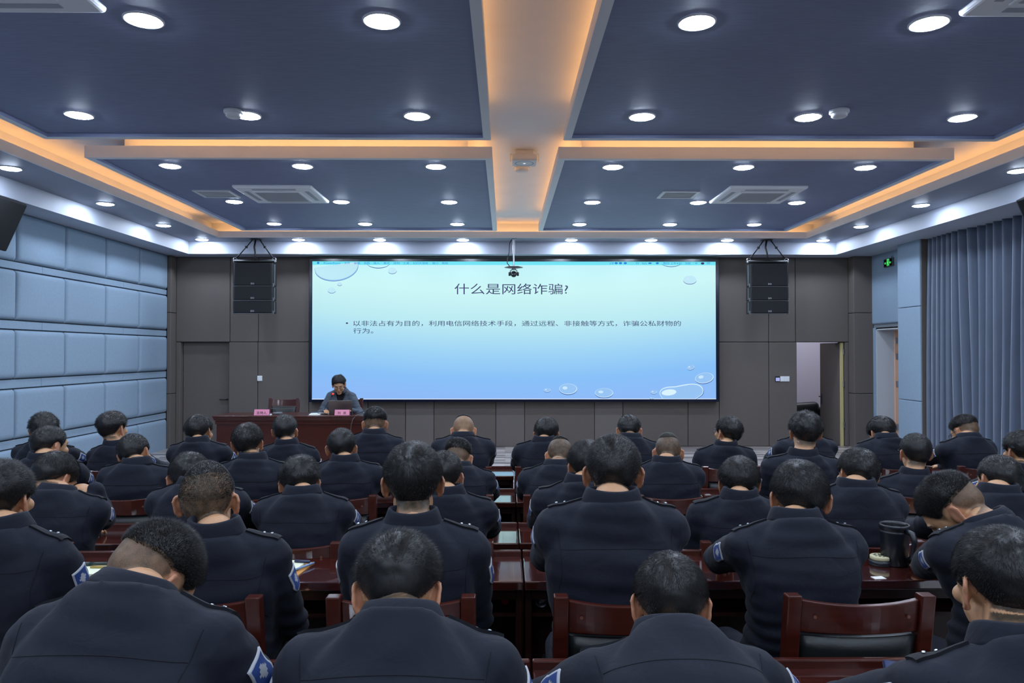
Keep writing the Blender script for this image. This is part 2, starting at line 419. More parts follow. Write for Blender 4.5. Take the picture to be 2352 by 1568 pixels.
# ------------------------------------------------------------------ things on the ceiling
M_acw = mat('off_white_plastic', (240, 242, 246), .5)
M_acg = mat('intake_grille', (176, 178, 184), .6)
def cassette(x0, x1, y0, y1, label, z=Z1 + .03):
    t = empty('air_conditioner', ((x0 + x1) / 2, (y0 + y1) / 2, z), label, 'air conditioner', 'ceiling cassette air conditioners')
    b = MB(); e = .17
    b.rbox((x0, y0, z - .032), (x1, y1, z + .02), .05, 3); b.build('fascia', M_acw, t)
    b = MB(); b.rbox((x0 + e, y0 + e, z - .045), (x1 - e, y1 - e, z - .03), .01); b.build('intake_frame', M_acw, t)
    b = MB()
    n = 26
    for i in range(n):
        yy = y0 + e + .03 + (y1 - y0 - 2*e - .06) * i / n
        b.box((x0 + e + .03, yy, z - .048), (x1 - e - .03, yy + .012, z - .044))
    b.build('intake_grille', M_acg, t)
    for (a, c) in (((x0 + .2, y0 + .075, z - .035), (x1 - .2, y0 + .125, z - .031)), ((x0 + .2, y1 - .125, z - .035), (x1 - .2, y1 - .075, z - .031)),
                   ((x0 + .075, y0 + .2, z - .035), (x0 + .125, y1 - .2, z - .031)), ((x1 - .125, y0 + .2, z - .035), (x1 - .075, y1 - .2, z - .031))):
        b = MB(); b.rbox(a, c, .003); b.build('air_outlet', mat('outlet_flap', (168, 172, 182), .5), t)
cassette(-3.10, -2.20, 8.38, 9.28, 'square white ceiling air conditioner in the dark left panel near the stage')
cassette(2.56, 3.46, 8.36, 9.26, 'square white ceiling air conditioner in the dark right panel near the stage')
cassette(-3.10, -2.19, 3.18, 4.08, 'white ceiling air conditioner cut off by the top left corner of the photo')
cassette(2.52, 3.45, 3.18, 4.08, 'white ceiling air conditioner cut off by the top right corner of the photo')
def vent(x0, x1, y0, y1, label, tint):
    z = Z1 + .03
    t = empty('air_vent', ((x0 + x1) / 2, (y0 + y1) / 2, z), label, 'air vent', 'ceiling air vents')
    b = MB(); ring(b, x0, x1, y0, y1, x0 + .035, x1 - .035, y0 + .035, y1 - .035, z - .012, z + .005); b.build('vent_frame', M_plastic, t)
    b = MB(); b.box((x0 + .03, y0 + .03, z - .001), (x1 - .03, y1 - .03, z + .003)); b.build('vent_back', tint, t)
    b = MB(); n = 9
    for i in range(n):
        yy = y0 + .045 + (y1 - y0 - .09) * i / n
        b.box((x0 + .035, yy, z - .010), (x1 - .035, yy + .010, z - .004))
    b.build('slat', M_plastic, t)
vent(-3.66, -3.22, 8.65, 9.03, 'small square slatted white air vent beside the left air conditioner', mat('vent_dark', (70, 74, 80), .8))
vent(1.86, 2.30, 8.65, 9.03, 'small square slatted air vent with a purple inside beside the right air conditioner', mat('vent_purple', (78, 52, 96), .8))
def detector(x, y, z, s, label):
    t = empty('smoke_detector', (x, y, z), label, 'smoke detector', 'smoke detectors')
    b = MB(); b.smooth = True; b.lathe([(.075*s, .002), (.075*s, -.02*s), (.07*s, -.026*s)], (x, y, z), 28); b.build('detector_base', M_plastic, t)
    b = MB(); b.smooth = True; b.lathe([(.058*s, -.022*s), (.06*s, -.045*s), (.05*s, -.055*s), (.0, -.056*s)], (x, y, z), 28, caps=False); b.build('sensor_head', M_plastic, t)
detector(-2.13, 5.80, Z1 + .03, 1, 'round white smoke detector in the dark left ceiling panel over the audience')
detector(2.62, 5.75, Z1 + .03, 1, 'round white smoke detector in the dark right ceiling panel over the audience')
detector(.19, 8.38, ZU, 1.4, 'round white smoke detector in the middle ceiling channel, behind the square router box')
x, y = .205, 7.85
t = empty('wireless_router', (x, y, ZU), 'square white wireless router box fixed to the middle ceiling channel', 'router')
b = MB(); b.rbox((x - .10, y - .10, ZU - .05), (x + .10, y + .10, ZU + .001), .01); b.rbox((x - .155, y - .02, ZU - .1), (x - .135, y + .02, ZU - .02), .004); b.rbox((x + .135, y - .02, ZU - .1), (x + .155, y + .02, ZU - .02), .004); b.build('mount', M_plastic, t)
b = MB(); b.rbox((x - .14, y - .14, ZU - .12), (x + .14, y + .14, ZU - .05), .02, 3); b.build('housing', M_plastic, t)
b = MB(); b.smooth = True; b.lathe([(.09, -.1205), (.095, -.122), (.10, -.1205)], (x, y, ZU), 32, caps=False); b.build('status_ring', mat('ring_grey', (150, 152, 170), .5), t)
b = MB(); b.box((x - .012, y - .006, ZU - .122), (x + .012, y + .006, ZU - .120)); b.build('status_light', mat('led_white', (230, 235, 255), .5, emit=(220, 230, 255), estr=1.5), t)

# PTZ camera on a pole in front of the screen
cx, cy = X(1180, 12.1), 12.14
t = empty('video_camera', (cx, cy, Z1), 'black ceiling video camera hanging on a thin silver pole before the screen', 'camera')
b = MB(); b.lathe([(.05, .0), (.05, -.008)], (cx, cy, Z1)); b.lathe([(.022, -.24), (.022, -.005)], (cx, cy, Z1), 16); b.lathe([(.014, -.46), (.014, -.24)], (cx, cy, Z1), 16); b.build('pole', M_metal, t)
b = MB(); b.smooth = True; b.tube([(cx - .03, cy - .02, Z1 - .01), (cx - .07, cy - .02, Z1 - .08), (cx - .075, cy - .02, Z1 - .22), (cx - .10, cy - .02, Z1 - .34), (cx - .11, cy - .02, Z1 - .40), (cx - .07, cy - .02, Z1 - .45)], .007); b.build('cable', M_black, t)
zc = Z1 - .46
b = MB(); b.prism([(-.15, -.018), (-.07, 0), (.07, 0), (.15, -.018), (.06, -.03), (-.06, -.03)], .12, 'y', 0); b.v = [(p[0] + cx, p[1] + cy - .06, p[2] + zc + .005) for p in b.v]; b.build('tray', mat('tray_grey', (70, 66, 74), .4), t)
b = MB(); b.smooth = True; b.tube([(cx - .055, cy, zc - .12), (cx - .055, cy, zc - .07), (cx - .03, cy, zc - .045), (cx + .03, cy, zc - .045), (cx + .055, cy, zc - .07), (cx + .055, cy, zc - .12)], .011); b.lathe([(.03, -.05), (.03, -.028)], (cx, cy, zc), 16); b.build('bracket', M_metal, t)
b = MB(); b.smooth = True; RX90 = Matrix.Rotation(math.pi / 2, 3, 'X')
b.lathe([(.0, .05), (.04, .045), (.05, .02), (.05, -.04), (.045, -.06), (.0, -.06)], (cx, cy, zc - .12), 24, RX90, caps=False)
b.rbox((cx - .085, cy - .02, zc - .15), (cx - .05, cy + .03, zc - .09), .008); b.rbox((cx + .05, cy - .02, zc - .15), (cx + .085, cy + .03, zc - .09), .008); b.build('camera_head', M_black, t)
b = MB(); b.smooth = True; b.lathe([(.034, .05), (.036, .066), (.028, .064), (.02, .058), (.0, .057)], (cx, cy, zc - .12), 24, RX90, caps=False); b.build('lens', mat('lens_glass', (10, 12, 26), .08, spec=.8), t)

# ------------------------------------------------------------------ LED wall
sx0, sx1, sz0, sz1 = X(717.7, 12.74), X(1646, 12.74), Z(916.7, 12.74), Z(600, 12.74)
fx0, fx1, fz0, fz1 = X(711, 12.74), X(1653, 12.74), Z(922.5, 12.74), Z(594, 12.74)
t = empty('led_screen', ((sx0 + sx1) / 2, 12.8, fz0), 'huge wide LED screen on the stage wall showing a pale blue slide', 'screen')
b = MB(); e = .0
ring2 = [((fx0, 12.74, fz0), (sx0, 12.89, fz1)), ((sx1, 12.74, fz0), (fx1, 12.89, fz1)), ((sx0, 12.74, fz0), (sx1, 12.89, sz0)), ((sx0, 12.74, sz1), (sx1, 12.89, fz1))]
for a, c in ring2: b.box(a, c)
b.build('bezel', mat('screen_bezel', (14, 20, 40), .18, spec=.6), t)
def screen_mat():
    m = mat('screen_slide', (5, 5, 5), .4); nt = m.node_tree; bs = nt.nodes['Principled BSDF']
    tc = nt.nodes.new('ShaderNodeTexCoord'); sp = nt.nodes.new('ShaderNodeSeparateXYZ'); nt.links.new(tc.outputs['Generated'], sp.inputs[0])
    cr = nt.nodes.new('ShaderNodeValToRGB'); el = cr.color_ramp.elements
    cols = [(0, (138, 184, 245)), (.14, (132, 189, 245)), (.32, (152, 207, 242)), (.55, (182, 230, 238)), (.78, (198, 241, 240)), (1, (188, 240, 246))]
    el[0].position = 0; el[0].color = lin(*cols[0][1]) + (1,); el[1].position = 1; el[1].color = lin(*cols[-1][1]) + (1,)
    for p, c in cols[1:-1]:
        q = el.new(p); q.color = lin(*c) + (1,)
    # the slide's own bluish edges: bend the ramp by distance from the slide's middle
    mth = nt.nodes.new('ShaderNodeMath'); mth.operation = 'SUBTRACT'; mth.inputs[1].default_value = .5; nt.links.new(sp.outputs['X'], mth.inputs[0])
    sq = nt.nodes.new('ShaderNodeMath'); sq.operation = 'MULTIPLY'; nt.links.new(mth.outputs[0], sq.inputs[0]); nt.links.new(mth.outputs[0], sq.inputs[1])
    k = nt.nodes.new('ShaderNodeMath'); k.operation = 'MULTIPLY_ADD'; k.inputs[1].default_value = -.4; nt.links.new(sq.outputs[0], k.inputs[0]); nt.links.new(sp.outputs['Z'], k.inputs[2])
    nt.links.new(k.outputs[0], cr.inputs[0]); nt.links.new(cr.outputs[0], bs.inputs['Emission Color']); bs.inputs['Emission Strength'].default_value = SCREEN
    return m
b = MB(); b.box((sx0, 12.752, sz0), (sx1, 12.87, sz1)); b.build('display', screen_mat(), t)
def emi(name, rgb, s=1.0): return mat(name, (2, 2, 2), .5, emit=rgb, estr=SCREEN * s)
E_navy = emi('ink_navy', (34, 36, 96)); E_menu = emi('menu_bar_cyan', (108, 226, 242)); E_mtext = emi('menu_text_blue', (26, 122, 214))
E_hi = emi('drop_highlight', (214, 240, 255)); E_rim = emi('drop_rim', (120, 172, 226)); E_sh = emi('drop_shadow', (40, 84, 160))
YS = 12.750
b = MB(); b.box((sx0, YS - .001, Z(608, 12.74)), (sx1, YS, sz1)); b.build('menu_bar', E_menu, t)
b = MB()
for a, c in (((sx0, YS - .0008, sz0), (sx1, YS, sz0 + .010)),): b.box(a, c)
b.build('slide_edge', emi('slide_edge_white', (226, 236, 255)), t)
def P(px, py): return (X(px, YS), Z(py, YS))
R90 = (math.pi / 2, 0, 0)
def stext(name, s, px0, px1, ybase, hpx, m, y=YS - .002):
    """lettering on the slide: from px0 to px1, capital height hpx, on baseline ybase."""
    x0, z = P(px0, ybase); size = hpx / F * YS / .78
    o = text(name, s, m, size, (x0, y, z), R90, t)
    xs = [v.co.x for v in o.data.vertices]; w0 = max(xs) - min(xs); mn = min(xs); L = x0 - world_loc(t).x
    k = (X(px1, YS) - x0) / w0
    for v in o.data.vertices: v.co.x = L + (v.co.x - mn) * k
    return o
stext('slide_title', '什么是网络诈骗?', 1044, 1305, 673.5, 21, E_navy)
stext('slide_text', '以非法占有为目的，利用电信网络技术手段，通过远程、非接触等方式，诈骗公私财物的', 812, 1565, 747.5, 10.5, E_navy)
stext('slide_text', '行为。', 812, 858, 764.5, 10.5, E_navy)
def disc(bb, px, py, rx, ry, y, rot=0, n=40, a0=0, a1=2*math.pi, inner=0, off=(0, 0), inner_off=(0, 0)):
    """a flat ellipse, ring or crescent on the slide, pixel radii."""
    full = a1 - a0 > 6.28; vs = []; fs = []; c, s_ = math.cos(rot), math.sin(rot)
    m = n if full else n + 1
    for k in range(m):
        a = a0 + (a1 - a0) * k / n
        for q, of in ((1, off), (inner, inner_off)):
            u, v = rx * q * math.cos(a) + of[0], ry * q * math.sin(a) + of[1]
            xx, zz = P(px + u * c - v * s_, py + u * s_ + v * c); vs.append((xx, y, zz))
    for k in range(n):
        j = (k + 1) % m
        fs.append((2*k, 2*j, 2*j+1, 2*k+1))
    bb.add(vs, fs)
b = MB(); disc(b, 797.5, 742, 2.6, 1.8, YS - .002); b.build('bullet', E_navy, t)
for s, a, c in (('PowerPoint', 744, 782), ('文件', 791, 804), ('编辑', 813, 827), ('视图', 836, 849), ('插入', 858, 872), ('格式', 881, 895), ('排列', 904, 918), ('工具', 926, 940), ('幻灯片放映', 949, 983), ('窗口', 993, 1006), ('帮助', 1015, 1029),
                ('5字', 1401, 1411), ('76%', 1475, 1487), ('周四 上午9:01', 1524, 1567), ('刘凯', 1575, 1588)):
    stext('menu_text', s, a, c, 606.3, 4.6, E_mtext)
for px, ry_, rx_, inn in ((731, 2.6, 2.6, 0), (1601, 1.6, 2.4, .6), (1416, 2.3, 3.6, 0), (1426, 2.3, 3.6, 0), (1437, 2.3, 3.6, 0), (1511, 2.3, 3.6, 0), (1465, 2, 3.5, .7), (1494, 1.8, 4, 0)):
    b = MB(); disc(b, px, 603.6, rx_, ry_, YS - .002, inner=inn); b.build('menu_icon', E_mtext, t)
for k in range(3):
    b = MB(); b.box((X(1625, YS), YS - .002, Z(602 + 1.6*k, YS)), (X(1633, YS), YS - .001, Z(601.4 + 1.6*k, YS))); b.build('menu_bar_line', E_mtext, t)
b = MB(); disc(b, 1615.5, 604, 4, 2.6, YS - .0022); b.build('menu_badge', E_navy, t)
def drop(px, py, rx, ry, fill, rot=0, cut_top=False, cut_bottom=False):
    """a painted water drop: shadow, bright rim, body and highlight."""
    a0, a1 = (0, 2*math.pi)
    if cut_top: a0, a1 = math.radians(cut_top[0]), math.radians(cut_top[1])
    bb = MB(); bb.cur = 0; disc(bb, px, py, rx, ry, YS - .0012, rot, 48, a0, a1, 0, (0, ry * .07 + .8), (0, 0)) if not cut_top else disc(bb, px, py, rx, ry, YS - .0012, rot, 48, a0, a1, .94, (0, 1.6))
    bb.cur = 1; disc(bb, px, py, rx, ry, YS - .0016, rot, 48, a0, a1, .0 if not cut_top else .95)
    bb.cur = 2; disc(bb, px, py, rx * .95, ry * .93, YS - .0020, rot, 48, a0, a1, .0 if not cut_top else .97, (-.2, -.4))
    if not cut_top:
        bb.cur = 3; disc(bb, px - rx * .36, py - ry * .2, rx * .28, ry * .3, YS - .0024, rot, 24)
        bb.cur = 1; disc(bb, px, py, rx * .97, ry * .96, YS - .0026, rot, 30, math.radians(10), math.radians(85), .93)
    o = bb.build('water_drop', [E_sh, E_hi, fill, emi('drop_glint', (196, 228, 250))], t, fix=False)
F_t = emi('drop_fill_top', (184, 228, 240)); F_b = emi('drop_fill_bottom', (146, 192, 240))
drop(901.5, 621, 10, 7, F_t, -.1); drop(780.5, 652, 5.6, 3.7, F_t); drop(762.5, 666.5, 9.3, 6, F_t)
drop(1586, 641.5, 15.5, 9.6, F_t); drop(1587, 843.5, 8.6, 5.4, F_b, -.2); drop(1618.5, 868, 21.5, 12, F_b, -.15)
drop(1305, 893, 20.5, 12.2, F_b); drop(1387.5, 902, 20.8, 10.8, F_b); drop(1256.5, 895.3, 7.8, 4.8, F_b); drop(1502, 900, 7.6, 4.6, F_b)
drop(1497, 914, 4.5, 2.6, F_b)
# big cut off drops: outlines against the slide's edges
def outline(pts, wpx, m, y, name='water_drop'):
    bb = MB(); vs = []; fs = []; n = len(pts)
    for i, (u, v) in enumerate(pts):
        a = pts[max(i-1, 0)]; c = pts[min(i+1, n-1)]; dx, dy = c[0]-a[0], c[1]-a[1]; L = math.hypot(dx, dy) or 1
        wv = wpx * (.35 + .65 * math.sin(math.pi * i / (n - 1)))
        for q in (-1, 1):
            xx, zz = P(u - dy / L * wv * q / 2, v + dx / L * wv * q / 2); vs.append((xx, y, zz))
        if i: fs.append((2*i-2, 2*i, 2*i+1, 2*i-1))
    bb.add(vs, fs); return bb.build(name, m, t, fix=False)
def arc(px, py, rx, ry, a0, a1, n=40, rot=0):
    out = []
    for k in range(n + 1):
        a = math.radians(a0 + (a1 - a0) * k / n); u, v = rx * math.cos(a), ry * math.sin(a)
        out.append((px + u * math.cos(rot) - v * math.sin(rot), py + u * math.sin(rot) + v * math.cos(rot)))
    return out
bb = MB(); vs = [P(u, v) for u, v in arc(773, 612, 50, 31, -8, 188, 40, -.14)]; bb.add([(a, YS - .0011, c) for a, c in vs], [tuple(range(len(vs)))]); bb.build('water_drop', F_t, t, fix=False)
outline(arc(773, 612.8, 50, 31, -6, 186, 40, -.14), 2.4, E_rim, YS - .0018); outline(arc(773, 614, 50.5, 31, 10, 170, 40, -.14), 1.3, E_sh, YS - .0016)
outline(arc(869, 603, 27, 12.5, 20, 160), 1.6, E_sh, YS - .0016); outline(arc(1543, 602, 24, 9.5, 25, 155), 1.4, E_sh, YS - .0016)
blob = [(1523, 915.5)] + [(1517, 907), (1516, 900), (1522, 893), (1535, 889), (1552, 888), (1570, 884.5), (1588, 882.3), (1602, 883.5), (1611, 888), (1615.5, 896), (1613, 905), (1604, 912), (1598, 915.5)]
sm = []
for i in range(len(blob) - 1):
    p0 = blob[max(i-1, 0)]; p1 = blob[i]; p2 = blob[i+1]; p3 = blob[min(i+2, len(blob)-1)]
    for k in range(6):
        u = k / 6
        sm.append(tuple(.5 * (2*p1[j] + (p2[j]-p0[j])*u + (2*p0[j]-5*p1[j]+4*p2[j]-p3[j])*u*u + (3*p1[j]-p0[j]-3*p2[j]+p3[j])*u**3) for j in (0, 1)))
sm.append(blob[-1])
bb = MB(); vs = [P(u, v) for u, v in sm]; bb.add([(a, YS - .0011, c) for a, c in vs], [tuple(range(len(vs)))]); bb.build('water_drop', F_b, t, fix=False)
outline(sm, 2.2, E_hi, YS - .0018); outline([(u + 1.2, v + 1) for u, v in sm[len(sm)//2:]], 1.6, E_sh, YS - .0015)
bb = MB(); disc(bb, 1537, 901, 17, 7, YS - .002, -.1); bb.build('water_drop', E_hi, t, fix=False)

# lamps of the rooms beyond the doors
b = MB(); b.box((5.0, 13.9, 3.06), (7.0, 14.9, 3.1)); o = b.build('ceiling_light', mat('far_room_lamp', (255,255,255), .5, emit=(236, 236, 255), estr=6), None)
tag(o, 'ceiling lamp of the room behind the open doorway', 'ceiling light')
b = MB(); b.box((6.5, 11.4, 2.56), (6.8, 12.4, 2.6)); o = b.build('ceiling_light', mat('corridor_lamp', (255,255,255), .5, emit=(255, 226, 200), estr=12), None)
tag(o, 'corridor lamp beyond the side exit door', 'ceiling light')
# ------------------------------------------------------------------ people
from mathutils.bvhtree import BVHTree
M_skin = mat('skin', (196, 144, 112), .5, spec=.4)
def skin_mat():
    """skin with hair stubble and lips driven by the body's own colour attribute."""
    m = mat('skin_with_stubble', (198, 146, 114), .5, spec=.35); nt = m.node_tree; b = nt.nodes['Principled BSDF']
    at_ = nt.nodes.new('ShaderNodeAttribute'); at_.attribute_name = 'tone'
    sp = nt.nodes.new('ShaderNodeSeparateColor'); nt.links.new(at_.outputs['Color'], sp.inputs[0])
    tc = nt.nodes.new('ShaderNodeTexCoord'); n = nt.nodes.new('ShaderNodeTexNoise'); n.inputs['Scale'].default_value = 900; n.inputs['Detail'].default_value = 2
    nt.links.new(tc.outputs['Object'], n.inputs['Vector'])
    n2 = nt.nodes.new('ShaderNodeTexNoise'); n2.inputs['Scale'].default_value = 45; n2.inputs['Detail'].default_value = 4; nt.links.new(tc.outputs['Object'], n2.inputs['Vector'])
    mr = nt.nodes.new('ShaderNodeMapRange'); mr.inputs[1].default_value = .3; mr.inputs[2].default_value = .7; mr.inputs[3].default_value = .78; mr.inputs[4].default_value = 1.14; nt.links.new(n.outputs['Fac'], mr.inputs[0])
    mr2 = nt.nodes.new('ShaderNodeMapRange'); mr2.inputs[1].default_value = .3; mr2.inputs[2].default_value = .7; mr2.inputs[3].default_value = .88; mr2.inputs[4].default_value = 1.10; nt.links.new(n2.outputs['Fac'], mr2.inputs[0])
    mu = nt.nodes.new('ShaderNodeMath'); mu.operation = 'MULTIPLY'; nt.links.new(sp.outputs[0], mu.inputs[0]); nt.links.new(mr.outputs[0], mu.inputs[1])
    mu2 = nt.nodes.new('ShaderNodeMath'); mu2.operation = 'MULTIPLY'; mu2.use_clamp = True; nt.links.new(mu.outputs[0], mu2.inputs[0]); nt.links.new(mr2.outputs[0], mu2.inputs[1])
    lip = nt.nodes.new('ShaderNodeMix'); lip.data_type = 'RGBA'; lip.inputs[6].default_value = lin(186, 142, 106) + (1,); lip.inputs[7].default_value = lin(176, 92, 84) + (1,)
    nt.links.new(sp.outputs[1], lip.inputs[0])
    mx = nt.nodes.new('ShaderNodeMix'); mx.data_type = 'RGBA'; mx.inputs[7].default_value = lin(42, 40, 32) + (1,)
    nt.links.new(mu2.outputs[0], mx.inputs[0]); nt.links.new(lip.outputs[2], mx.inputs[6]); nt.links.new(mx.outputs[2], b.inputs['Base Color'])
    b.inputs['Subsurface Weight'].default_value = .12; b.inputs['Subsurface Radius'].default_value = (.012, .005, .003); b.inputs['Subsurface Scale'].default_value = .6
    return m
M_skin = skin_mat()
M_hair = mat('black_hair', (21, 20, 20), .38, spec=.45)
M_hairgrey = mat('greying_hair', (74, 72, 68), .5, spec=.4)
def cloth(name, rgb, rough=.8):
    m = mat(name, rgb, rough, spec=.25, sheen=.03); nt = m.node_tree; b = nt.nodes['Principled BSDF']
    tc = nt.nodes.new('ShaderNodeTexCoord')
    a = nt.nodes.new('ShaderNodeTexNoise'); a.inputs['Scale'].default_value = 900; a.inputs['Detail'].default_value = 2; nt.links.new(tc.outputs['Object'], a.inputs['Vector'])
    c = nt.nodes.new('ShaderNodeTexNoise'); c.inputs['Scale'].default_value = 16; c.inputs['Detail'].default_value = 3; c.inputs['Distortion'].default_value = .6; nt.links.new(tc.outputs['Object'], c.inputs['Vector'])
    b1 = nt.nodes.new('ShaderNodeBump'); b1.inputs['Strength'].default_value = .35; b1.inputs['Distance'].default_value = .012; nt.links.new(c.outputs['Fac'], b1.inputs['Height'])
    b2 = nt.nodes.new('ShaderNodeBump'); b2.inputs['Strength'].default_value = .25; b2.inputs['Distance'].default_value = .001; nt.links.new(a.outputs['Fac'], b2.inputs['Height']); nt.links.new(b1.outputs[0], b2.inputs['Normal']); nt.links.new(b2.outputs[0], b.inputs['Normal'])
    return m
M_navy = cloth('navy_uniform_cloth', (18, 22, 34))
M_navydark = cloth('navy_uniform_seam', (12, 14, 21))
M_trouser = cloth('navy_trousers', (28, 32, 44))
M_suit = cloth('grey_suit_cloth', (72, 80, 90))
M_shirt = cloth('black_shirt', (14, 14, 18))
M_shoe = mat('black_shoe', (14, 14, 15), .35)
M_patchw = mat('patch_white', (168, 172, 178), .7); M_patchb = mat('patch_blue', (38, 66, 128), .7); M_patchr = mat('patch_red', (176, 40, 52), .7)
M_silver = mat('silver_badge', (190, 194, 200), .3, metal=1)
M_eye = mat('eye_white', (214, 210, 204), .25); M_iris = mat('eye_dark', (26, 18, 14), .15)
M_glass = mat('spectacle_frame', (30, 30, 34), .3)
M_lensclear = mat('spectacle_lens', (235, 240, 245), .02)
_nt = M_lensclear.node_tree; _tr = _nt.nodes.new('ShaderNodeBsdfTransparent'); _gl = _nt.nodes.new('ShaderNodeBsdfGlossy'); _gl.inputs['Roughness'].default_value = .03; _mx = _nt.nodes.new('ShaderNodeMixShader'); _mx.inputs[0].default_value = .06
_nt.links.new(_tr.outputs[0], _mx.inputs[1]); _nt.links.new(_gl.outputs[0], _mx.inputs[2]); _nt.links.new(_mx.outputs[0], _nt.nodes['Material Output'].inputs[0])

class Prim:
    """closed shapes gathered for a voxel union."""
    def __init__(s): s.v = []; s.f = []; s.n = 0
    def _add(s, v, f): s.v.append(np.asarray(v, float)); s.f += [tuple(i + s.n for i in q) for q in f]; s.n += len(v)
    def ell(s, c, r, R=None, n=14, m=9):
        vs = [(0, 0, -1)]
        for j in range(1, m):
            a = math.pi * j / m - math.pi / 2
            for i in range(n): t = 2*math.pi*i/n; vs.append((math.cos(a)*math.cos(t), math.cos(a)*math.sin(t), math.sin(a)))
        vs.append((0, 0, 1)); fs = [(0, 1+(i+1)%n, 1+i) for i in range(n)]
        for j in range(m - 2):
            for i in range(n): a = 1+j*n; fs.append((a+i, a+(i+1)%n, a+n+(i+1)%n, a+n+i))
        L = len(vs)-1; a = 1+(m-2)*n; fs += [(a+i, a+(i+1)%n, L) for i in range(n)]
        P = np.array(vs) * np.array(r)
        if R is not None: P = P @ np.array(R).T
        s._add(P + np.array(c), fs); return s
    def cone(s, a, b, ra, rb, n=14, flat=None):
        """a round cone from a to b; flat = (axis vector, factor) squeezes its section."""
        a = np.array(a, float); b = np.array(b, float); d = b - a; L = np.linalg.norm(d); d = d / max(L, 1e-6)
        u = np.cross(d, [0, 0, 1]) if abs(d[2]) < .9 else np.cross(d, [0, 1, 0]); u /= np.linalg.norm(u); w_ = np.cross(d, u)
        st = [(-ra*math.sin(t), ra*math.cos(t)) for t in (1.45, 1.0, .5)] + [(0, ra), (L*.33, ra+(rb-ra)*.33), (L*.67, ra+(rb-ra)*.67), (L, rb)] + [(L + rb*math.sin(t), rb*math.cos(t)) for t in (.5, 1.0, 1.45)]
        vs = []
        for h, r in st:
            for i in range(n):
                t = 2*math.pi*i/n; o = (u*math.cos(t) + w_*math.sin(t)) * r
                if flat is not None: ax = np.array(flat[0], float); ax /= np.linalg.norm(ax); o = o - ax * o.dot(ax) * (1 - flat[1])
                vs.append(a + d*h + o)
        k = len(st); fs = [tuple(range(n-1, -1, -1)), tuple((k-1)*n+i for i in range(n))]
        for j in range(k-1):
            for i in range(n): fs.append((j*n+i, j*n+(i+1)%n, (j+1)*n+(i+1)%n, (j+1)*n+i))
        s._add(vs, fs); return s
    def chain(s, pts, rs, n=12):
        for i in range(len(pts)-1): s.cone(pts[i], pts[i+1], rs[i], rs[i+1], n)
        return s
    def loft(s, rings):
        n = len(rings[0]); vs = np.concatenate([np.asarray(r, float) for r in rings]); k = len(rings)
        fs = [tuple(range(n-1, -1, -1)), tuple((k-1)*n+i for i in range(n))]
        for j in range(k-1):
            for i in range(n): fs.append((j*n+i, j*n+(i+1)%n, (j+1)*n+(i+1)%n, (j+1)*n+i))
        s._add(vs, fs); return s
    def remesh(s, voxel, smooth=2, factor=.5):
        me = bpy.data.meshes.new('tmp'); me.from_pydata(np.concatenate(s.v).tolist(), [], s.f)
        bm = bmesh.new(); bm.from_mesh(me); bmesh.ops.recalc_face_normals(bm, faces=bm.faces); bm.to_mesh(me); bm.free()
        o = bpy.data.objects.new('tmp', me); COL.objects.link(o)
        md = o.modifiers.new('r', 'REMESH'); md.mode = 'VOXEL'; md.voxel_size = voxel; md.adaptivity = 0
        if smooth:
            ms = o.modifiers.new('s', 'SMOOTH'); ms.iterations = smooth; ms.factor = factor
        dg = bpy.context.evaluated_depsgraph_get()
        out = bpy.data.meshes.new_from_object(o.evaluated_get(dg)); bpy.data.objects.remove(o); bpy.data.meshes.remove(me)
        return out
def get_co(me):
    a = np.empty(len(me.vertices)*3); me.vertices.foreach_get('co', a); return a.reshape(-1, 3)
def set_co(me, a): me.vertices.foreach_set('co', np.ascontiguousarray(a, float).ravel()); me.update()
def get_no(me):
    a = np.empty(len(me.vertices)*3); me.vertices.foreach_get('normal', a); return a.reshape(-1, 3)
def np_mesh(name, v, tris, mats, mi=None, smooth=True):
    """a triangle mesh from arrays."""
    me = bpy.data.meshes.new(name); nv, nf = len(v), len(tris)
    me.vertices.add(nv); me.vertices.foreach_set('co', np.ascontiguousarray(v, np.float32).ravel())
    me.loops.add(nf*3); me.loops.foreach_set('vertex_index', np.ascontiguousarray(tris, np.int32).ravel())
    me.polygons.add(nf); me.polygons.foreach_set('loop_start', np.arange(0, nf*3, 3, dtype=np.int32))
    for m in mats: me.materials.append(m)
    if mi is not None: me.polygons.foreach_set('material_index', np.asarray(mi, np.int32))
    me.polygons.foreach_set('use_smooth', np.full(nf, smooth))
    me.update(calc_edges=True); me.validate(); return me
def link(name, me, parent=None):
    o = bpy.data.objects.new(name, me); COL.objects.link(o)
    if parent is not None: o.parent = parent
    return o
def sstep(x, a, b): t = np.clip((x - a) / (b - a), 0, 1); return t*t*(3-2*t)
def vnoise(p, f, seed=0):
    """cheap smooth noise from sums of sines."""
    r = np.random.RandomState(seed); out = 0
    for k in range(7):
        d = r.normal(size=3); d /= np.linalg.norm(d); out = out + np.sin(p @ d * f * (.6 + .9*r.rand()) + r.rand()*6.28) * (.7 if k > 3 else 1)
    return out / 4.5

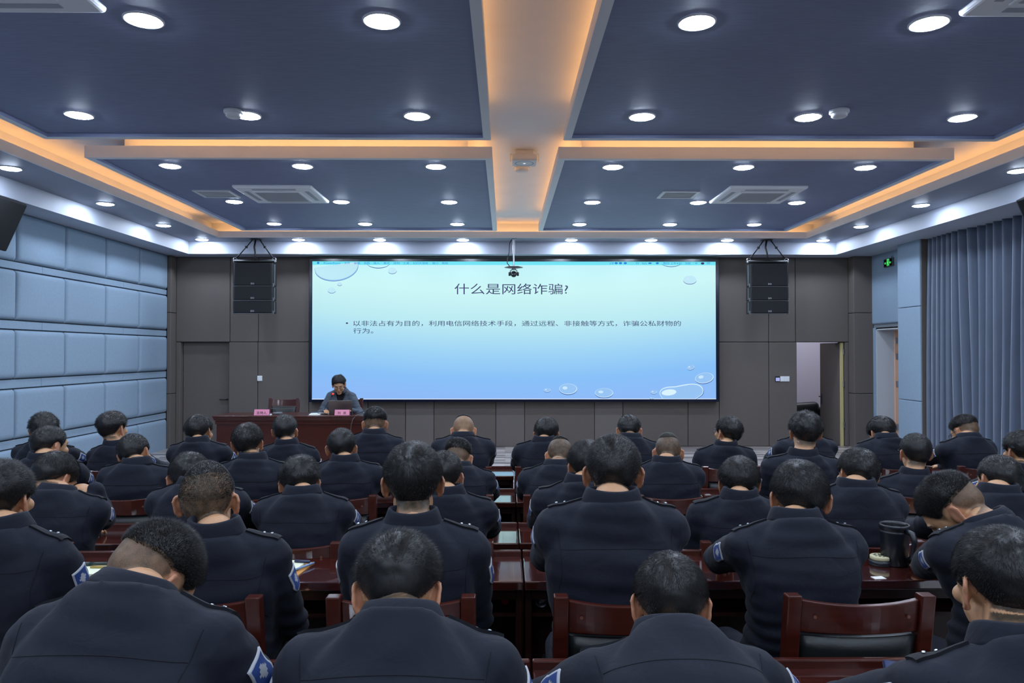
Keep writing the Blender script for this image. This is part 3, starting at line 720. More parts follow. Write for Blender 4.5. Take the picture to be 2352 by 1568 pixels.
# --- head shape, in head space: x right, y to the face, z up, origin between the ears
SK = [((0, -.018, .030), (.0765, .097, .088)), ((0, -.055, .008), (.062, .056, .062)), ((0, .024, .018), (.066, .066, .074))]
HC = np.array((0, -.015, .025))
def skull_r(d):
    """distance from HC to the skull along unit directions d."""
    best = np.zeros(len(d))
    for c, r in SK:
        o = (HC - np.array(c)) / np.array(r); q = d / np.array(r); A = (q*q).sum(1); B = (q*o).sum(1); C = o.dot(o) - 1
        D = B*B - A*C; t = np.where(D > 0, (-B + np.sqrt(np.maximum(D, 0))) / A, 0); best = np.maximum(best, t)
    return best
HL_Y = [-.13, -.09, -.06, -.042, -.028, -.005, .012, .022, .035, .055, .085, .12]
def hairline(y, nape): return np.interp(y, HL_Y, [nape, nape, nape + .008, -.012, .018, .034, .024, .0, .022, .058, .074, .074])
STY = {  # top length, side length, fade from z, fade to z, nape, stubble on the sides, lift of the hair, lean forward
 'crew':   dict(lt=.012, ls=.0034, z0=-.045, z1=.03, nape=-.055, stub=.95, lift=.75, fwd=.1),
 'full':   dict(lt=.020, ls=.0040, z0=-.055, z1=.03, nape=-.057, stub=.97, lift=.38, fwd=.25),
 'thick':  dict(lt=.026, ls=.0048, z0=-.045, z1=.025, nape=-.054, stub=.95, lift=.40, fwd=.35),
 'fade':   dict(lt=.020, ls=.0022, z0=.005, z1=.082, nape=-.058, stub=.82, lift=.7, fwd=.2),
 'buzz':   dict(lt=.0095, ls=.0022, z0=.02, z1=.115, nape=-.05, stub=.84, lift=.85, fwd=.1),
 'shaved': dict(lt=.011, ls=.0014, z0=.078, z1=.116, nape=-.05, stub=.58, lift=.8, fwd=.1),
 'olive':  dict(lt=.011, ls=.0022, z0=.080, z1=.122, nape=-.052, stub=.91, lift=.85, fwd=.0),
 'messy':  dict(lt=.028, ls=.0040, z0=-.035, z1=.035, nape=-.054, stub=.92, lift=.62, fwd=.0),
 'quiff':  dict(lt=.028, ls=.0036, z0=-.035, z1=.06, nape=-.054, stub=.92, lift=.65, fwd=.5),
}
def make_hair(rt, R, H, sc, style, n, seed, rad, grey=False):
    n = int(n*(.8 if style == 'olive' else 1.2)) if STY[style]['ls'] < .0030 else n
    """short hair: a close shell over the scalp and many tapering strands, one mesh."""
    S = STY[style]; rs = np.random.RandomState(seed)
    crown = np.array((.012*rs.randn(), -.062, .096))
    def info(d):
        r = skull_r(d); p = HC + d * r[:, None]
        m = p[:, 2] - hairline(p[:, 1], S['nape']) + .004*np.sin(p[:, 0]*90 + seed)
        t = sstep(p[:, 2] + .35*np.maximum(p[:, 1], 0)*0 + .006*vnoise(p, 60, seed), S['z0'], S['z1'])
        L = S['ls'] + (S['lt'] - S['ls']) * t
        L = L * np.clip(.25 + m / .02, .15, 1) * (1 + .18*vnoise(p, 70, seed+1))
        nrm = d
        tg = p - crown; tg = tg - d * (tg*d).sum(1)[:, None]; dist = np.linalg.norm(tg, axis=1); tg = tg / np.maximum(dist, 1e-5)[:, None]
        sw = np.cross(d, tg) * np.exp(-(dist/.045)**2)[:, None] * .8
        fl = d * S['lift'] + (tg + sw) * (1 - S['lift']) + np.array((0, S['fwd']*.6, 0)) * sstep(p[:, 2], .05, .1)[:, None]
        fl = fl + np.stack([vnoise(p, 110, seed+k) for k in (5, 6, 7)], 1) * .22
        if style == 'messy': fl = fl + np.stack([vnoise(p, 150, seed+k) for k in (15, 16, 17)], 1) * .55
        fl /= np.linalg.norm(fl, axis=1)[:, None]
        return p, m, L, fl
    V = []; T = []; nv = 0
    # shell
    nu, nw = 72, 44
    dirs = []
    for j in range(nw + 1):
        a = math.pi * j / nw
        for i in range(nu): b = 2*math.pi*i/nu; dirs.append((math.sin(a)*math.cos(b), math.sin(a)*math.sin(b), math.cos(a)))
    d = np.array(dirs); p, m, L, fl = info(d)
    h = np.where(m > 0, np.minimum(L*.62, .030), -.004); h = h * (1 + .10*vnoise(p, 190, seed+3)) - .0012
    thr = .42*S['lt'] if S['ls'] < .0030 else 0
    if thr: h = np.where(m > 0, np.minimum((L - thr)*.85, .03), -.004)*(1 + .1*vnoise(p, 190, seed+3)) - .0012; h = np.where(L < thr, -.004, h)
    q = p + d * h[:, None] * .55 + fl * (h*.45)[:, None]
    tri = []
    for j in range(nw):
        for i in range(nu):
            a, b, c, e = j*nu+i, j*nu+(i+1)%nu, (j+1)*nu+(i+1)%nu, (j+1)*nu+i
            if max(h[a], h[b], h[c], h[e]) > -.003: tri += [(a, e, c), (a, c, b)]
    V.append(q); T.append(np.array(tri, int).reshape(-1, 3)); nv += len(q)
    # strands
    d = rs.normal(size=(n*3, 3)); d[:, 2] = np.where(rs.rand(n*3) < .7, np.abs(d[:, 2]), d[:, 2]); d /= np.linalg.norm(d, axis=1)[:, None]
    p, m, L, fl = info(d); keep = (m > .001 + .006*rs.rand(len(d))) & ((L > .32*S['lt']) | (style == 'olive' and n > 9000) | (S['ls'] >= .003)) ; d, p, L, fl = d[keep][:n], p[keep][:n], L[keep][:n], fl[keep][:n]
    k = len(d); L = L * (.75 + .42*rs.rand(k)) + .0006
    fl = fl + rs.normal(size=(k, 3)) * .11; fl /= np.linalg.norm(fl, axis=1)[:, None]
    start = d * .55 + fl * .45; start /= np.linalg.norm(start, axis=1)[:, None]
    bend = fl + np.array((0, 0, -.25)) * np.minimum(L/.03, 1)[:, None]; bend /= np.linalg.norm(bend, axis=1)[:, None]
    p0 = p - d*.002; p1 = p + start * (L*.5)[:, None]; p2 = p1 + bend * (L*.55)[:, None]
    u = np.cross(fl, rs.normal(size=(k, 3))); u /= np.maximum(np.linalg.norm(u, axis=1), 1e-5)[:, None]; w_ = np.cross(fl, u)
    rr = rad * (.7 + .6*rs.rand(k))
    vs = []
    for base, f in ((p0, 1.1), (p1, .85)):
        for a in (0, 2.094, 4.189): vs.append(base + (u*math.cos(a) + w_*math.sin(a)) * (rr*f)[:, None])
    vs.append(p2)
    A = np.stack(vs, 1).reshape(-1, 3); base = nv + np.arange(k)[:, None]*7
    t = []
    for a in range(3):
        b = (a+1) % 3; t += [[a, b, 3+b], [a, 3+b, 3+a], [3+a, 3+b, 6]]
    T.append((base[:, :, None] + np.array(t)[None]).reshape(-1, 3)); V.append(A)
    V = np.concatenate(V) * sc; V = V @ R.T + H
    return link('hair', np_mesh('hair', V, np.concatenate(T), [M_hairgrey if grey else M_hair]), rt)

def rotm(pitch, yaw, roll):
    """pitch: chin down, yaw: turned to the right, roll: top of the head to the right (degrees)."""
    return np.array(Matrix.Rotation(-math.radians(yaw), 3, 'Z') @ Matrix.Rotation(math.radians(roll), 3, 'Y') @ Matrix.Rotation(-math.radians(pitch), 3, 'X'))

def add_hand(B, wr, d, n, side, curl=.5, s=1.0):
    """palm, four unequal fingers and a thumb; d: towards the fingertips, n: back of the hand."""
    d = np.array(d, float); d /= np.linalg.norm(d); n = np.array(n, float); n -= d*n.dot(d); n /= np.linalg.norm(n)
    x = np.cross(d, n) * side      # towards the thumb
    B.cone(wr, wr + d*.085*s, .026*s, .036*s, 12, (n, .42)); B.cone(wr + d*.035*s, wr + d*.08*s, .030*s, .036*s, 12, (n, .42))
    for k, (off, ln) in enumerate(((.029, .074), (.010, .083), (-.010, .077), (-.028, .060))):
        p = wr + d*(.088 - .004*abs(k-1))*s + x*off*s; a = 0; r = .0092*s
        seg = (.46, .31, .23); dd = d + x*(off*1.4)
        for q, f in enumerate(seg):
            a += curl * (.55, .75, .55)[q]; v = dd*math.cos(a) - n*math.sin(a); v /= np.linalg.norm(v); p2 = p + v*ln*f*s; B.cone(p, p2, r, r*.9, 8); p = p2; r *= .9
    p = wr + d*.022*s + x*.026*s; v1 = d*.62 + x*.72 - n*.25; v1 /= np.linalg.norm(v1); p2 = p + v1*.042*s; B.cone(p, p2, .0125*s, .0105*s, 8)
    v2 = d*.88 + x*.25 - n*.35*curl; v2 /= np.linalg.norm(v2); B.cone(p2, p2 + v2*.034*s, .0105*s, .0085*s, 8)

def ik(S, W, l1, l2, pole):
    d = W - S; L = np.linalg.norm(d); L2 = min(L, (l1+l2)*.985); d = d/L; W = S + d*L2
    a = (l1*l1 - l2*l2 + L2*L2) / (2*L2); h = math.sqrt(max(l1*l1 - a*a, 0)); q = np.array(pole, float); q -= d*q.dot(d); q /= np.linalg.norm(q)
    return S + d*a + q*h, W

def strip_on(bvh, pts_dir, thick, lift=.0015):
    """drops a grid of (point, direction) rays on a surface; returns hit points and normals, None where missed."""
    out = []
    for row in pts_dir:
        r_ = []
        for p, d in row:
            h = bvh.ray_cast(Vector(p), Vector(d).normalized(), 1.0); r_.append(None if h[0] is None else (np.array(h[0]) + np.array(h[1])*lift, np.array(h[1])))
        out.append(r_)
    return out
def slab_from(grid, thick, mi=None):
    """a thin solid from a grid of (point, normal)."""
    R_, C_ = len(grid), len(grid[0])
    if any(g is None for r in grid for g in r): return None
    top = [g[0] + g[1]*thick for r in grid for g in r]; bot = [g[0] - g[1]*.004 for r in grid for g in r]; N = R_*C_
    f = []; mm = []
    for i in range(R_-1):
        for j in range(C_-1):
            a = i*C_+j; f.append((a, a+C_, a+C_+1, a+1)); mm.append(mi(i, j) if mi else 0)
    edge = [(i*C_, (i+1)*C_) for i in range(R_-1)] + [((i+1)*C_+C_-1, i*C_+C_-1) for i in range(R_-1)] + [(j+1, j) for j in range(C_-1)] + [((R_-1)*C_+j, (R_-1)*C_+j+1) for j in range(C_-1)]
    for a, b in edge: f.append((a, a+N, b+N, b)); mm.append(mi(0, 0) if mi else 0)
    return top + bot, f, mm
def poly_obj(name, v, f, mats, mi, parent, smooth=True):
    me = bpy.data.meshes.new(name); me.from_pydata([tuple(p) for p in v], [], f)
    for m in mats: me.materials.append(m)
    if mi is not None: me.polygons.foreach_set('material_index', mi)
    me.polygons.foreach_set('use_smooth', [smooth]*len(f))
    bm = bmesh.new(); bm.from_mesh(me); bmesh.ops.recalc_face_normals(bm, faces=bm.faces); bm.to_mesh(me); bm.free()
    return link(name, me, parent)

TROUSERS = {}
def trousers_mesh():
    """seated legs, shared by everybody: hips at (0,0,.54), knees forward."""
    if 't' not in TROUSERS:
        B = Prim()
        for s in (-1, 1):
            B.cone((s*.09, .0, .55), (s*.13, .40, .53), .095, .075); B.cone((s*.13, .40, .53), (s*.13, .36, .12), .072, .062)
        B.ell((0, -.02, .56), (.185, .13, .11))
        t = B.remesh(.022, 2); t.name = 'trousers'; t.materials.append(M_trouser); t.polygons.foreach_set('use_smooth', [True]*len(t.polygons)); TROUSERS['t'] = t
        b = MB(); b.smooth = True
        sh = Prim()
        sh.cone((0, .33, .05), (0, .50, .035), .045, .036); sh.cone((0, .34, .06), (0, .35, .11), .042, .045)
        m = sh.remesh(.012, 2); c = get_co(m); c[:, 2] = np.maximum(c[:, 2], .002); set_co(m, c); m.name = 'shoe'; m.materials.append(M_shoe); m.polygons.foreach_set('use_smooth', [True]*len(m.polygons)); TROUSERS['s'] = m
    return TROUSERS['t'], TROUSERS['s']

def person(label, z0, yc, head, yh, c7, dy, pitch=0, yaw=0, roll=0, tyaw=0, troll=0, style='full', sc=1.06, sw=.192, seat_dx=0.0, arms='desk', out=.5,
           wl=None, wr=None, hand_l=None, hand_r=None, near=1.0, seed=1, group='uniformed people seated in rows', glasses=False, face=False, grey=False,
           suit=False, rot=0.0, world=False, patch=True, red=False, fat=1.0, belly=1.0, desk=None, pads=1.0, hunch=0.0, pole_l=None, pole_r=None, nape=None):
    """head and c7: photo pixels of the point between the ears and of the collar's base (or world points); yh: depth of the head; dy: how far the collar lies behind it."""
    if world: Hw, Cw = np.array(head, float), np.array(c7, float)
    else:
        Hw = np.array((X(head[0], yh), yh, Z(head[1], yh)))
        if dy is None:      # slide along the line of sight until the neck has its length
            ys_ = np.linspace(yh - .22, yh - .02, 81); best = [abs(np.linalg.norm(np.array((X(c7[0], q), q, Z(c7[1], q))) - Hw) - (.176 - .030*math.sin(math.radians(max(pitch, 0))))*sc) for q in ys_]; dy = yh - ys_[int(np.argmin(best))]
        yq = yh - dy; Cw = np.array((X(c7[0], yq), yq, Z(c7[1], yq)))
    xs = Cw[0] + seat_dx; org = np.array((xs, yc, z0))
    Rz = np.array(Matrix.Rotation(-rot, 3, 'Z')); loc = lambda p: Rz @ (np.array(p, float) - org)
    H = loc(Hw); C = loc(Cw); R = rotm(pitch, yaw, roll)
    hip = np.array((0, .28, .57))
    vox = {5: .0042, 4: .0048, 3: .0062, 2: .0070, 1: .0078}[int(near)]
    jv = {5: .009, 4: .010, 3: .012, 2: .013, 1: .014}[int(near)]
    cloth_m = M_suit if suit else M_navy
    # torso frame
    up = C - hip; up /= np.linalg.norm(up); xr = np.array(Matrix.Rotation(-math.radians(tyaw), 3, 'Z') @ Matrix.Rotation(math.radians(troll), 3, 'Y') @ Vector((1, 0, 0)))
    xr = xr / np.linalg.norm(xr); fw = np.cross(up, xr); fw /= np.linalg.norm(fw); up2 = np.cross(xr, fw)
    SH = {}
    for s in (-1, 1): SH[s] = C + xr*(s*(sw - .016)) + fw*.035 - up2*.120
    def torso(t):
        """spine point and frame for 0 (seat) .. 1 (collar base)."""
        mid = (hip + C)/2 - fw*(.055 + hunch); q = (1-t)**2*hip + 2*t*(1-t)*(mid*2 - (hip + C)/2) + t*t*C
        return q
    prof = [(-.10, .165, .125), (0, .18, .135), (.15, .178*belly, .135*belly), (.32, .172*belly, .130*belly), (.5, .186, .128), (.64, .196, .122), (.74, .194, .114), (.82, .178, .099), (.89, .146, .086), (.95, .112, .074), (1.0, .084, .062)]
    # --- jacket
    J = Prim(); rings = []
    xh = np.array((1., 0, 0)); n = 26
    for t, a, b_ in prof:
        a *= fat; b_ *= fat; q = torso(min(max(t, 0), 1)) if 0 <= t <= 1 else (hip - np.array((0, 0, .11)) if t < 0 else C + up2*.03 + fw*.01)
        k = min(max(t, 0), 1); xa = xh*(1-k) + xr*k; xa /= np.linalg.norm(xa)
        dv = torso(min(k+.02, 1)) - torso(max(k-.02, 0)); dv /= np.linalg.norm(dv); ya = np.cross(dv, xa); ya /= np.linalg.norm(ya)
        c = q + ya*(.5*b_ - .02 if t > .8 else .03)
        ring_ = []
        for i in range(n):
            an = 2*math.pi*i/n; ca, sa = math.cos(an), math.sin(an); e = 2.5
            den = (abs(ca)**e + abs(sa)**e)**(-1/e); ring_.append(c + xa*(a*ca*den) + ya*(b_*sa*den))
        rings.append(ring_)
    J.loft(rings)
    l1, l2 = .295, .265
    ELB = {}; WR = {}
    for s in (-1, 1):
        tgt = wl if s < 0 else wr
        if tgt is not None: W = loc(tgt)
        elif arms == 'lap': W = np.array((s*.12, .52, .66))
        else: W = np.array((s*(.17 if arms == 'desk' else .10), (.84 if desk is None else desk - yc), .81))
        pole = {'lap': (s*.85, -.8, -.9), 'desk': (s*out*2.0, -.35, -1.0), 'wide': (s*2.2, .1, -.5)}[arms]
        if (pole_l if s < 0 else pole_r) is not None: pole = pole_l if s < 0 else pole_r
        E, W = ik(SH[s], W, l1, l2, pole); ELB[s] = E; WR[s] = W
        J.cone(SH[s], SH[s]*.45 + E*.55, .078*fat*pads, .066*fat); J.cone(SH[s]*.45 + E*.55, E, .066*fat, .058*fat); J.cone(E, W, .058*fat, .042)
        J.cone(C + xr*s*.045 + fw*.025 - up2*.052, SH[s] + up2*.014 - xr*s*.01, .058*fat, .060*fat*pads)
        J.cone(SH[s] + up2*.0, SH[s] - xr*s*.07 - up2*.10 , .072*fat, .095*fat)
    jm = J.remesh(jv, 5 if near >= 3 else 4, .6)
    co = get_co(jm); no = get_no(jm)
    f1 = vnoise(co*np.array((1, 1, 1.6)), 20, seed)*.0070 + vnoise(co*np.array((.8, .8, 2.4)), 44, seed+9)*.0042
    # creases: at the waist, the armpits and the elbows
    def near_to(p, r): return np.exp(-((co - p)**2).sum(1)/(r*r))
    cr = np.zeros(len(co))
    for s in (-1, 1):
        ax = (ELB[s] - SH[s]); ax /= np.linalg.norm(ax)
        for p, r in ((ELB[s], .10), (SH[s]*.7 + ELB[s]*.3 - xr*s*.05, .10)): cr += near_to(p, r) * np.sin((co - p) @ ax * 105 + 4.5*vnoise(co, 24, seed+4)) * (.6 + .6*vnoise(co, 18, seed+6))
    wz = np.exp(-((co[:, 2] - .74)/.11)**2); cr += wz*.9*np.sin(co[:, 2]*120 + co[:, 0]*28*(1 if seed % 2 else -1) + 2.5*vnoise(co, 16, seed+5))
    co = co + no*(f1 + cr*.0050)[:, None]; set_co(jm, co)
    bvh = BVHTree.FromPolygons([Vector(p) for p in co], [tuple(p.vertices) for p in jm.polygons])
    # --- body: head, neck, trunk core, arms, hands and legs as one skin
    B = Prim()
    def hp(p): return H + R @ (np.array(p)*sc)
    for c, r in SK: B.ell(hp(c), np.array(r)*sc, R, 22, 14)
    for c, r in (((0, .030, -.042), (.058, .056, .062)), ((0, .060, -.090), (.030, .027, .023)), ((.044, .002, -.058), (.017, .032, .032)), ((-.044, .002, -.058), (.017, .032, .032)),
                 ((0, .030, -.075), (.042, .045, .035)), ((.035, .066, -.018), (.026, .024, .022)), ((-.035, .066, -.018), (.026, .024, .022)), ((0, .078, .030), (.046, .014, .014))): B.ell(hp(c), np.array(r)*sc, R)
    B.cone(hp((0, .086, .012)), hp((0, .103, -.028)), .009*sc, .0125*sc); B.ell(hp((.012, .091, -.033)), (.009*sc,)*3); B.ell(hp((-.012, .091, -.033)), (.009*sc,)*3)
    B.ell(hp((0, .084, -.057)), np.array((.024, .011, .007))*sc, R); B.ell(hp((0, .083, -.068)), np.array((.021, .011, .008))*sc, R)
    for s in (-1, 1):
        dv = np.array((.60*s, -.80, .0)); c = np.array((s*.0750, -.003, -.006)) + dv*.015; tv = np.array((0, -.18, .98)); nv = np.cross(dv, tv)
        er = []
        for k in range(15):
            a = 2*math.pi*k/14; er.append(hp(c + dv*(.0165*math.cos(a)*(1.12 if math.sin(a) > 0 else .8)) + tv*(.030*math.sin(a))))
        for k in range(14): B.cone(er[k], er[k+1], .0052*sc, .0052*sc, 8)
        RR = R @ np.stack([dv, nv/np.linalg.norm(nv), tv], 1); B.ell(hp(c - nv*.002*s), np.array((.015, .0048, .028))*sc, RR, 12, 8); B.ell(hp(c - tv*.031 + dv*-.004), (.0085*sc,)*3)
        B.ell(hp(c - dv*.012), np.array((.016, .009, .026))*sc, RR, 10, 8)
    nk = .057*fat if fat > 1 else .056
    neck_low = C + fw*.045 - up2*.03
    B.cone(hp((0, -.028, -.03)), (hp((0, -.030, -.055)) + neck_low)/2, nk, nk*1.0, 18); B.cone((hp((0, -.030, -.055)) + neck_low)/2, neck_low, nk*1.0, nk*1.1, 18)
    B.cone(hp((0, .02, -.075)), neck_low + fw*.03, .035, .045)
    sp = [torso(t) + fw*.03 for t in (0, .25, .5, .75, .93)]; B.chain([hip] + sp + [neck_low], [.07, .07, .07, .075, .075, .06, .055])
    for s in (-1, 1):
        B.cone(C + fw*.03 - up2*.06, SH[s], .05, .04); B.cone(SH[s], ELB[s], .040, .032); B.cone(ELB[s], WR[s], .033, .026)
        spec = hand_l if s < 0 else hand_r
        if spec: dd, nn, curl = spec; dd = Rz @ np.array(dd); nn = Rz @ np.array(nn)
        else:
            dd = WR[s] - ELB[s]; dd = dd/np.linalg.norm(dd); dd = dd*np.array((.6, 1, .35)) + np.array((-s*.25, .2, 0)); nn = np.array((0, 0, 1.)); curl = .55
        add_hand(B, WR[s], dd, nn, -s, curl)
        B.cone(hip + np.array((s*.09, 0, -.02)), (s*.13, .66, .53), .06, .045); B.cone((s*.13, .66, .53), (s*.13, .62, .09), .045, .035); B.cone((s*.13, .62, .06), (s*.13, .72, .04), .03, .025)
    bm_ = B.remesh(vox, 2, .5)
    co = get_co(bm_); q = ((co - H) @ R) / sc      # back into head space
    inhead = (np.abs(q[:, 0]) < .12) & (np.abs(q[:, 1]) < .14) & (q[:, 2] > -.13) & (q[:, 2] < .15)
    def gauss(c, r): return np.exp(-(((q - np.array(c))/np.array(r))**2).sum(1)) * inhead
    dq = np.zeros_like(q)
    for s in (-1, 1):
        dq[:, 1] -= gauss((s*.031, .085, .010), (.016, .03, .010))*.0085       # eye sockets
        dq[:, 1] += gauss((s*.031, .083, .006), (.011, .02, .006))*.0035       # lids
        dq[:, 1] -= gauss((s*.024, .085, -.040), (.010, .03, .018))*.002
        dq[:, 0] += -s*gauss((s*.084, -.012, -.004), (.010, .010, .016))*.003  # ear hollow
    dq[:, 1] -= gauss((0, .092, -.0625), (.024, .02, .0024))*.004             # parted lips
    dq[:, 1] -= gauss((0, .09, -.080), (.02, .02, .006))*.003
    co = co + (dq*sc) @ R.T; set_co(bm_, co)
    # stubble and lip colour
    S = STY[style]; m = q[:, 2] - hairline(q[:, 1], (S['nape'] - (.006 if S['ls'] >= .003 else 0)) if nape is None else nape); d = q - HC; rr = np.linalg.norm(d, axis=1); on = (np.abs(rr - skull_r(d/np.maximum(rr, 1e-6)[:, None])) < .012) | ((q[:, 2] < -.04) & (q[:, 1] < -.03))
    ear = (np.abs(q[:, 0]) > .0745) & (q[:, 1] > -.045) & (q[:, 1] < .015) & (q[:, 2] < .034)
    tone = sstep(m, -.014, .016)**.8 * S['stub'] * on * inhead * ~ear
    tone = np.maximum(tone, sstep(m, .0, .012) * sstep(q[:, 2], S['z0'], S['z1'])*.95 * on * inhead * ~ear)
    lip = gauss((0, .093, -.0625), (.022, .02, .010))*.8 + ear*inhead*.30 + gauss((0, .11, -.03), (.02, .02, .012))*.2
    ca = bm_.color_attributes.new('tone', 'FLOAT_COLOR', 'POINT'); arr = np.zeros((len(co), 4)); arr[:, 0] = tone; arr[:, 1] = np.clip(lip, 0, 1); arr[:, 3] = 1
    ca.data.foreach_set('color', arr.ravel())
    bm_.name = 'person'; bm_.materials.append(M_skin); bm_.polygons.foreach_set('use_smooth', [True]*len(bm_.polygons))
    rt = link('person', bm_); rt.location = org; rt.rotation_euler = (0, 0, rot); tag(rt, label, 'person', group)
    jm.name = 'jacket'; jm.materials.append(cloth_m); jm.polygons.foreach_set('use_smooth', [True]*len(jm.polygons)); link('jacket', jm, rt)
    tm, smh = trousers_mesh(); o = link('trousers', tm, rt); o.location = (0, .26, 0)
    for s in (-1, 1): o = link('shoe', smh, rt); o.location = (s*.13, .26, 0)
    make_hair(rt, R, H, sc, style, {5: 15000, 4: 14000, 3: 9000, 2: 6500, 1: 4500}[int(near)], seed, {5: .00030, 4: .00036, 3: .00046, 2: .0006, 1: .0007}[int(near)], grey)
    # --- collar: a stand-and-fall band open at the throat
    hup = R @ np.array((0, 0, 1)); cu = up2*.6 + hup*.4; cu /= np.linalg.norm(cu); cx = xr - cu*xr.dot(cu); cx /= np.linalg.norm(cx); cf = np.cross(cu, cx)
    hgt = 1.0 - .40*min(max(pitch, 0)/40, 1); cc = C + fw*.046 - up2*.010
    pr = [(.004, -.030), (-.004, .020), (-.003, .040), (.004, .047), (.010, .042), (.016, .025), (.025, .000), (.029, -.012), (.025, -.014), (.016, .002)]
    v = []; f = []; K = 40; m_ = len(pr)
    for i in range(K + 1):
        a = math.radians(-90 - 152 + 304*i/K); fr = abs(-152 + 304*i/K)/152; drop = .030*max(0, fr - .45)**1.3*1.8
        for o_, hz in pr:
            rx, ry = .070*max(1, fat*.98) + o_, .064*max(1, fat*.98) + o_; h_ = (hz*hgt if hz > 0 else hz) - drop + .004*math.sin(a*3 + seed)*(hz < .02)
            v.append(cc + cx*(rx*math.cos(a)) + cf*(ry*math.sin(a)) + cu*h_)
    for i in range(K):
        for j in range(m_): f.append((i*m_+j, i*m_+(j+1)%m_, (i+1)*m_+(j+1)%m_, (i+1)*m_+j))
    f += [tuple(range(m_)), tuple(K*m_+j for j in range(m_-1, -1, -1))]
    poly_obj('collar', v, f, [cloth_m], None, rt)
    if suit:
        g = []
        for i in range(9):
            u = i/8; g.append([(C + fw*.5 - up2*(.06 + .25*u) + xr*((.005 + .060*(1-u))*(-1 + 2*j/4)), -fw) for j in range(5)])
        r_ = slab_from(strip_on(bvh, g, .002, .002), .003)
        if r_: poly_obj('shirt', r_[0], r_[1], [M_shirt], None, rt)
        for s in (-1, 1):
            g = []
            for i in range(11):
                u = i/10; base = .004 + .064*(1-u); wd = .052*(1-u)**.6*(.75 if u < .12 else 1) + .006; p = C - up2*(.055 + .26*u)
                g.append([(p + fw*.5 + xr*s*(base + wd*j/3), -fw) for j in range(4)])
            r_ = slab_from(strip_on(bvh, g, .004, .003), .005)
            if r_: poly_obj('lapel', r_[0], r_[1], [M_suit], None, rt)
    # --- yoke seam across the back
    if not suit:
        pts = []
        for k in range(33):
            u = -1 + 2*k/32; t = .80
            base = torso(t) + xr*(u*(sw*.99 - .012)) ; h = bvh.ray_cast(Vector(base - fw*.4 + up2*(.016*(1-u*u))), Vector(fw), .6)
            if h[0] is not None: pts.append(np.array(h[0]) + np.array(h[1])*.0)
        if len(pts) > 6:
            b = MB(); b.smooth = True; b.tube(pts, .0013 if near > 2 else .0022, 6); me = bpy.data.meshes.new('yoke_seam'); me.from_pydata(b.v, [], b.f); me.materials.append(M_navydark); link('yoke_seam', me, rt)
        for s in (-1, 1):      # armhole seams
            pts = []
            for k in range(22):
                u = k/21; h = bvh.ray_cast(Vector(C + xr*s*(sw*.99 - .012*math.sin(u*3.1)) - up2*(.075 + .20*u) - fw*.4), Vector(fw), .6)
                if h[0] is not None: pts.append(np.array(h[0]) + np.array(h[1])*.0003)
            if len(pts) > 8 and near >= 2:
                b = MB(); b.smooth = True; b.tube(pts, .0012, 6); me = bpy.data.meshes.new('sleeve_seam'); me.from_pydata(b.v, [], b.f); me.materials.append(M_navydark); link('sleeve_seam', me, rt)
        for s in (-1, 1):      # epaulettes
            g = []
            for i in range(9):
                u = i/8; p = C + xr*s*(.100 + (sw - .100 + .022)*u) + fw*(.060) - up2*(.05 + .05*u)
                g.append([(p + up2*.2 + fw*(.022*(-1 + 2*j/3)), -up2) for j in range(4)])
            r_ = slab_from(strip_on(bvh, g, .004, .003), .004)
            if r_:
                e = poly_obj('epaulette', r_[0], r_[1], [M_navydark], None, rt, False)
                if near >= 4:
                    b = MB()
                    for u in (4, 6):
                        gg = strip_on(bvh, [[g[u][1], g[u][2]]], .004, .009)[0]
                        if all(gg): c_ = (gg[0][0] + gg[1][0])/2; nn = Vector(gg[0][1]); b.lathe([(.0050, .0), (.004, .002), (0, .0026)], c_, 10, nn.to_track_quat('Z', 'Y').to_matrix(), caps=False)
                    me = bpy.data.meshes.new('rank_pip'); me.from_pydata(b.v, [], b.f); me.materials.append(M_silver); link('rank_pip', me, e)
        if patch:
            for s in (-1, 1):
                if isinstance(patch, str) and ((patch == 'r') != (s > 0)): continue
                a0 = SH[s]; ax = ELB[s] - SH[s]; ax /= np.linalg.norm(ax); on_ = xr*s - ax*(xr*s).dot(ax); on_ /= np.linalg.norm(on_); bi = np.cross(ax, on_)
                g = []
                for i in range(13):
                    u = i/12; wdt = .030 if u < .6 else .030*math.sqrt(max(0, 1 - ((u - .6)/.42)**2)) + .003
                    g.append([(a0 + ax*(.055 + .085*u) + on_*.2 + bi*wdt*(-1 + 2*j/12), -on_) for j in range(13)])
                r_ = slab_from(strip_on(bvh, g, .003, .002), .002, (lambda i, j: 0 if (i in (0, 11) or j in (0, 11) or (abs(i - 5) + abs(j - 5.5) < 2.6)) else 1))
                if r_: poly_obj('sleeve_patch', r_[0], r_[1], [M_patchw, M_patchr if (s < 0 and red) else M_patchb], r_[2], rt)
    # --- eyes, brows
    if True:
        for s in (-1, 1):
            if face:      # lowered lids: only the dark lash line shows
                b = MB(); b.smooth = True; b.tube([hp((s*(.018 + .026*k/6), .0895 - .007*(k/6)**2, .0035 - .0035*math.sin(k/6*3.14))) for k in range(7)], [.0008, .0014, .0018, .0018, .0018, .0015, .0008], 6)
                me = bpy.data.meshes.new('eyelashes'); me.from_pydata(b.v, [], b.f); me.materials.append(M_iris); link('eyelashes', me, rt)
            bb = MB(); bb.smooth = True; bb.tube([hp((s*(.014 + .036*k/6), .0905 - .018*(k/6)**2, .0275 + .005*math.sin(k/6*3))) for k in range(7)], [.0018, .0032, .0036, .0034, .003, .0022, .001], 6)
            me = bpy.data.meshes.new('eyebrow'); me.from_pydata(bb.v, [], bb.f); me.materials.append(M_hair); link('eyebrow', me, rt)
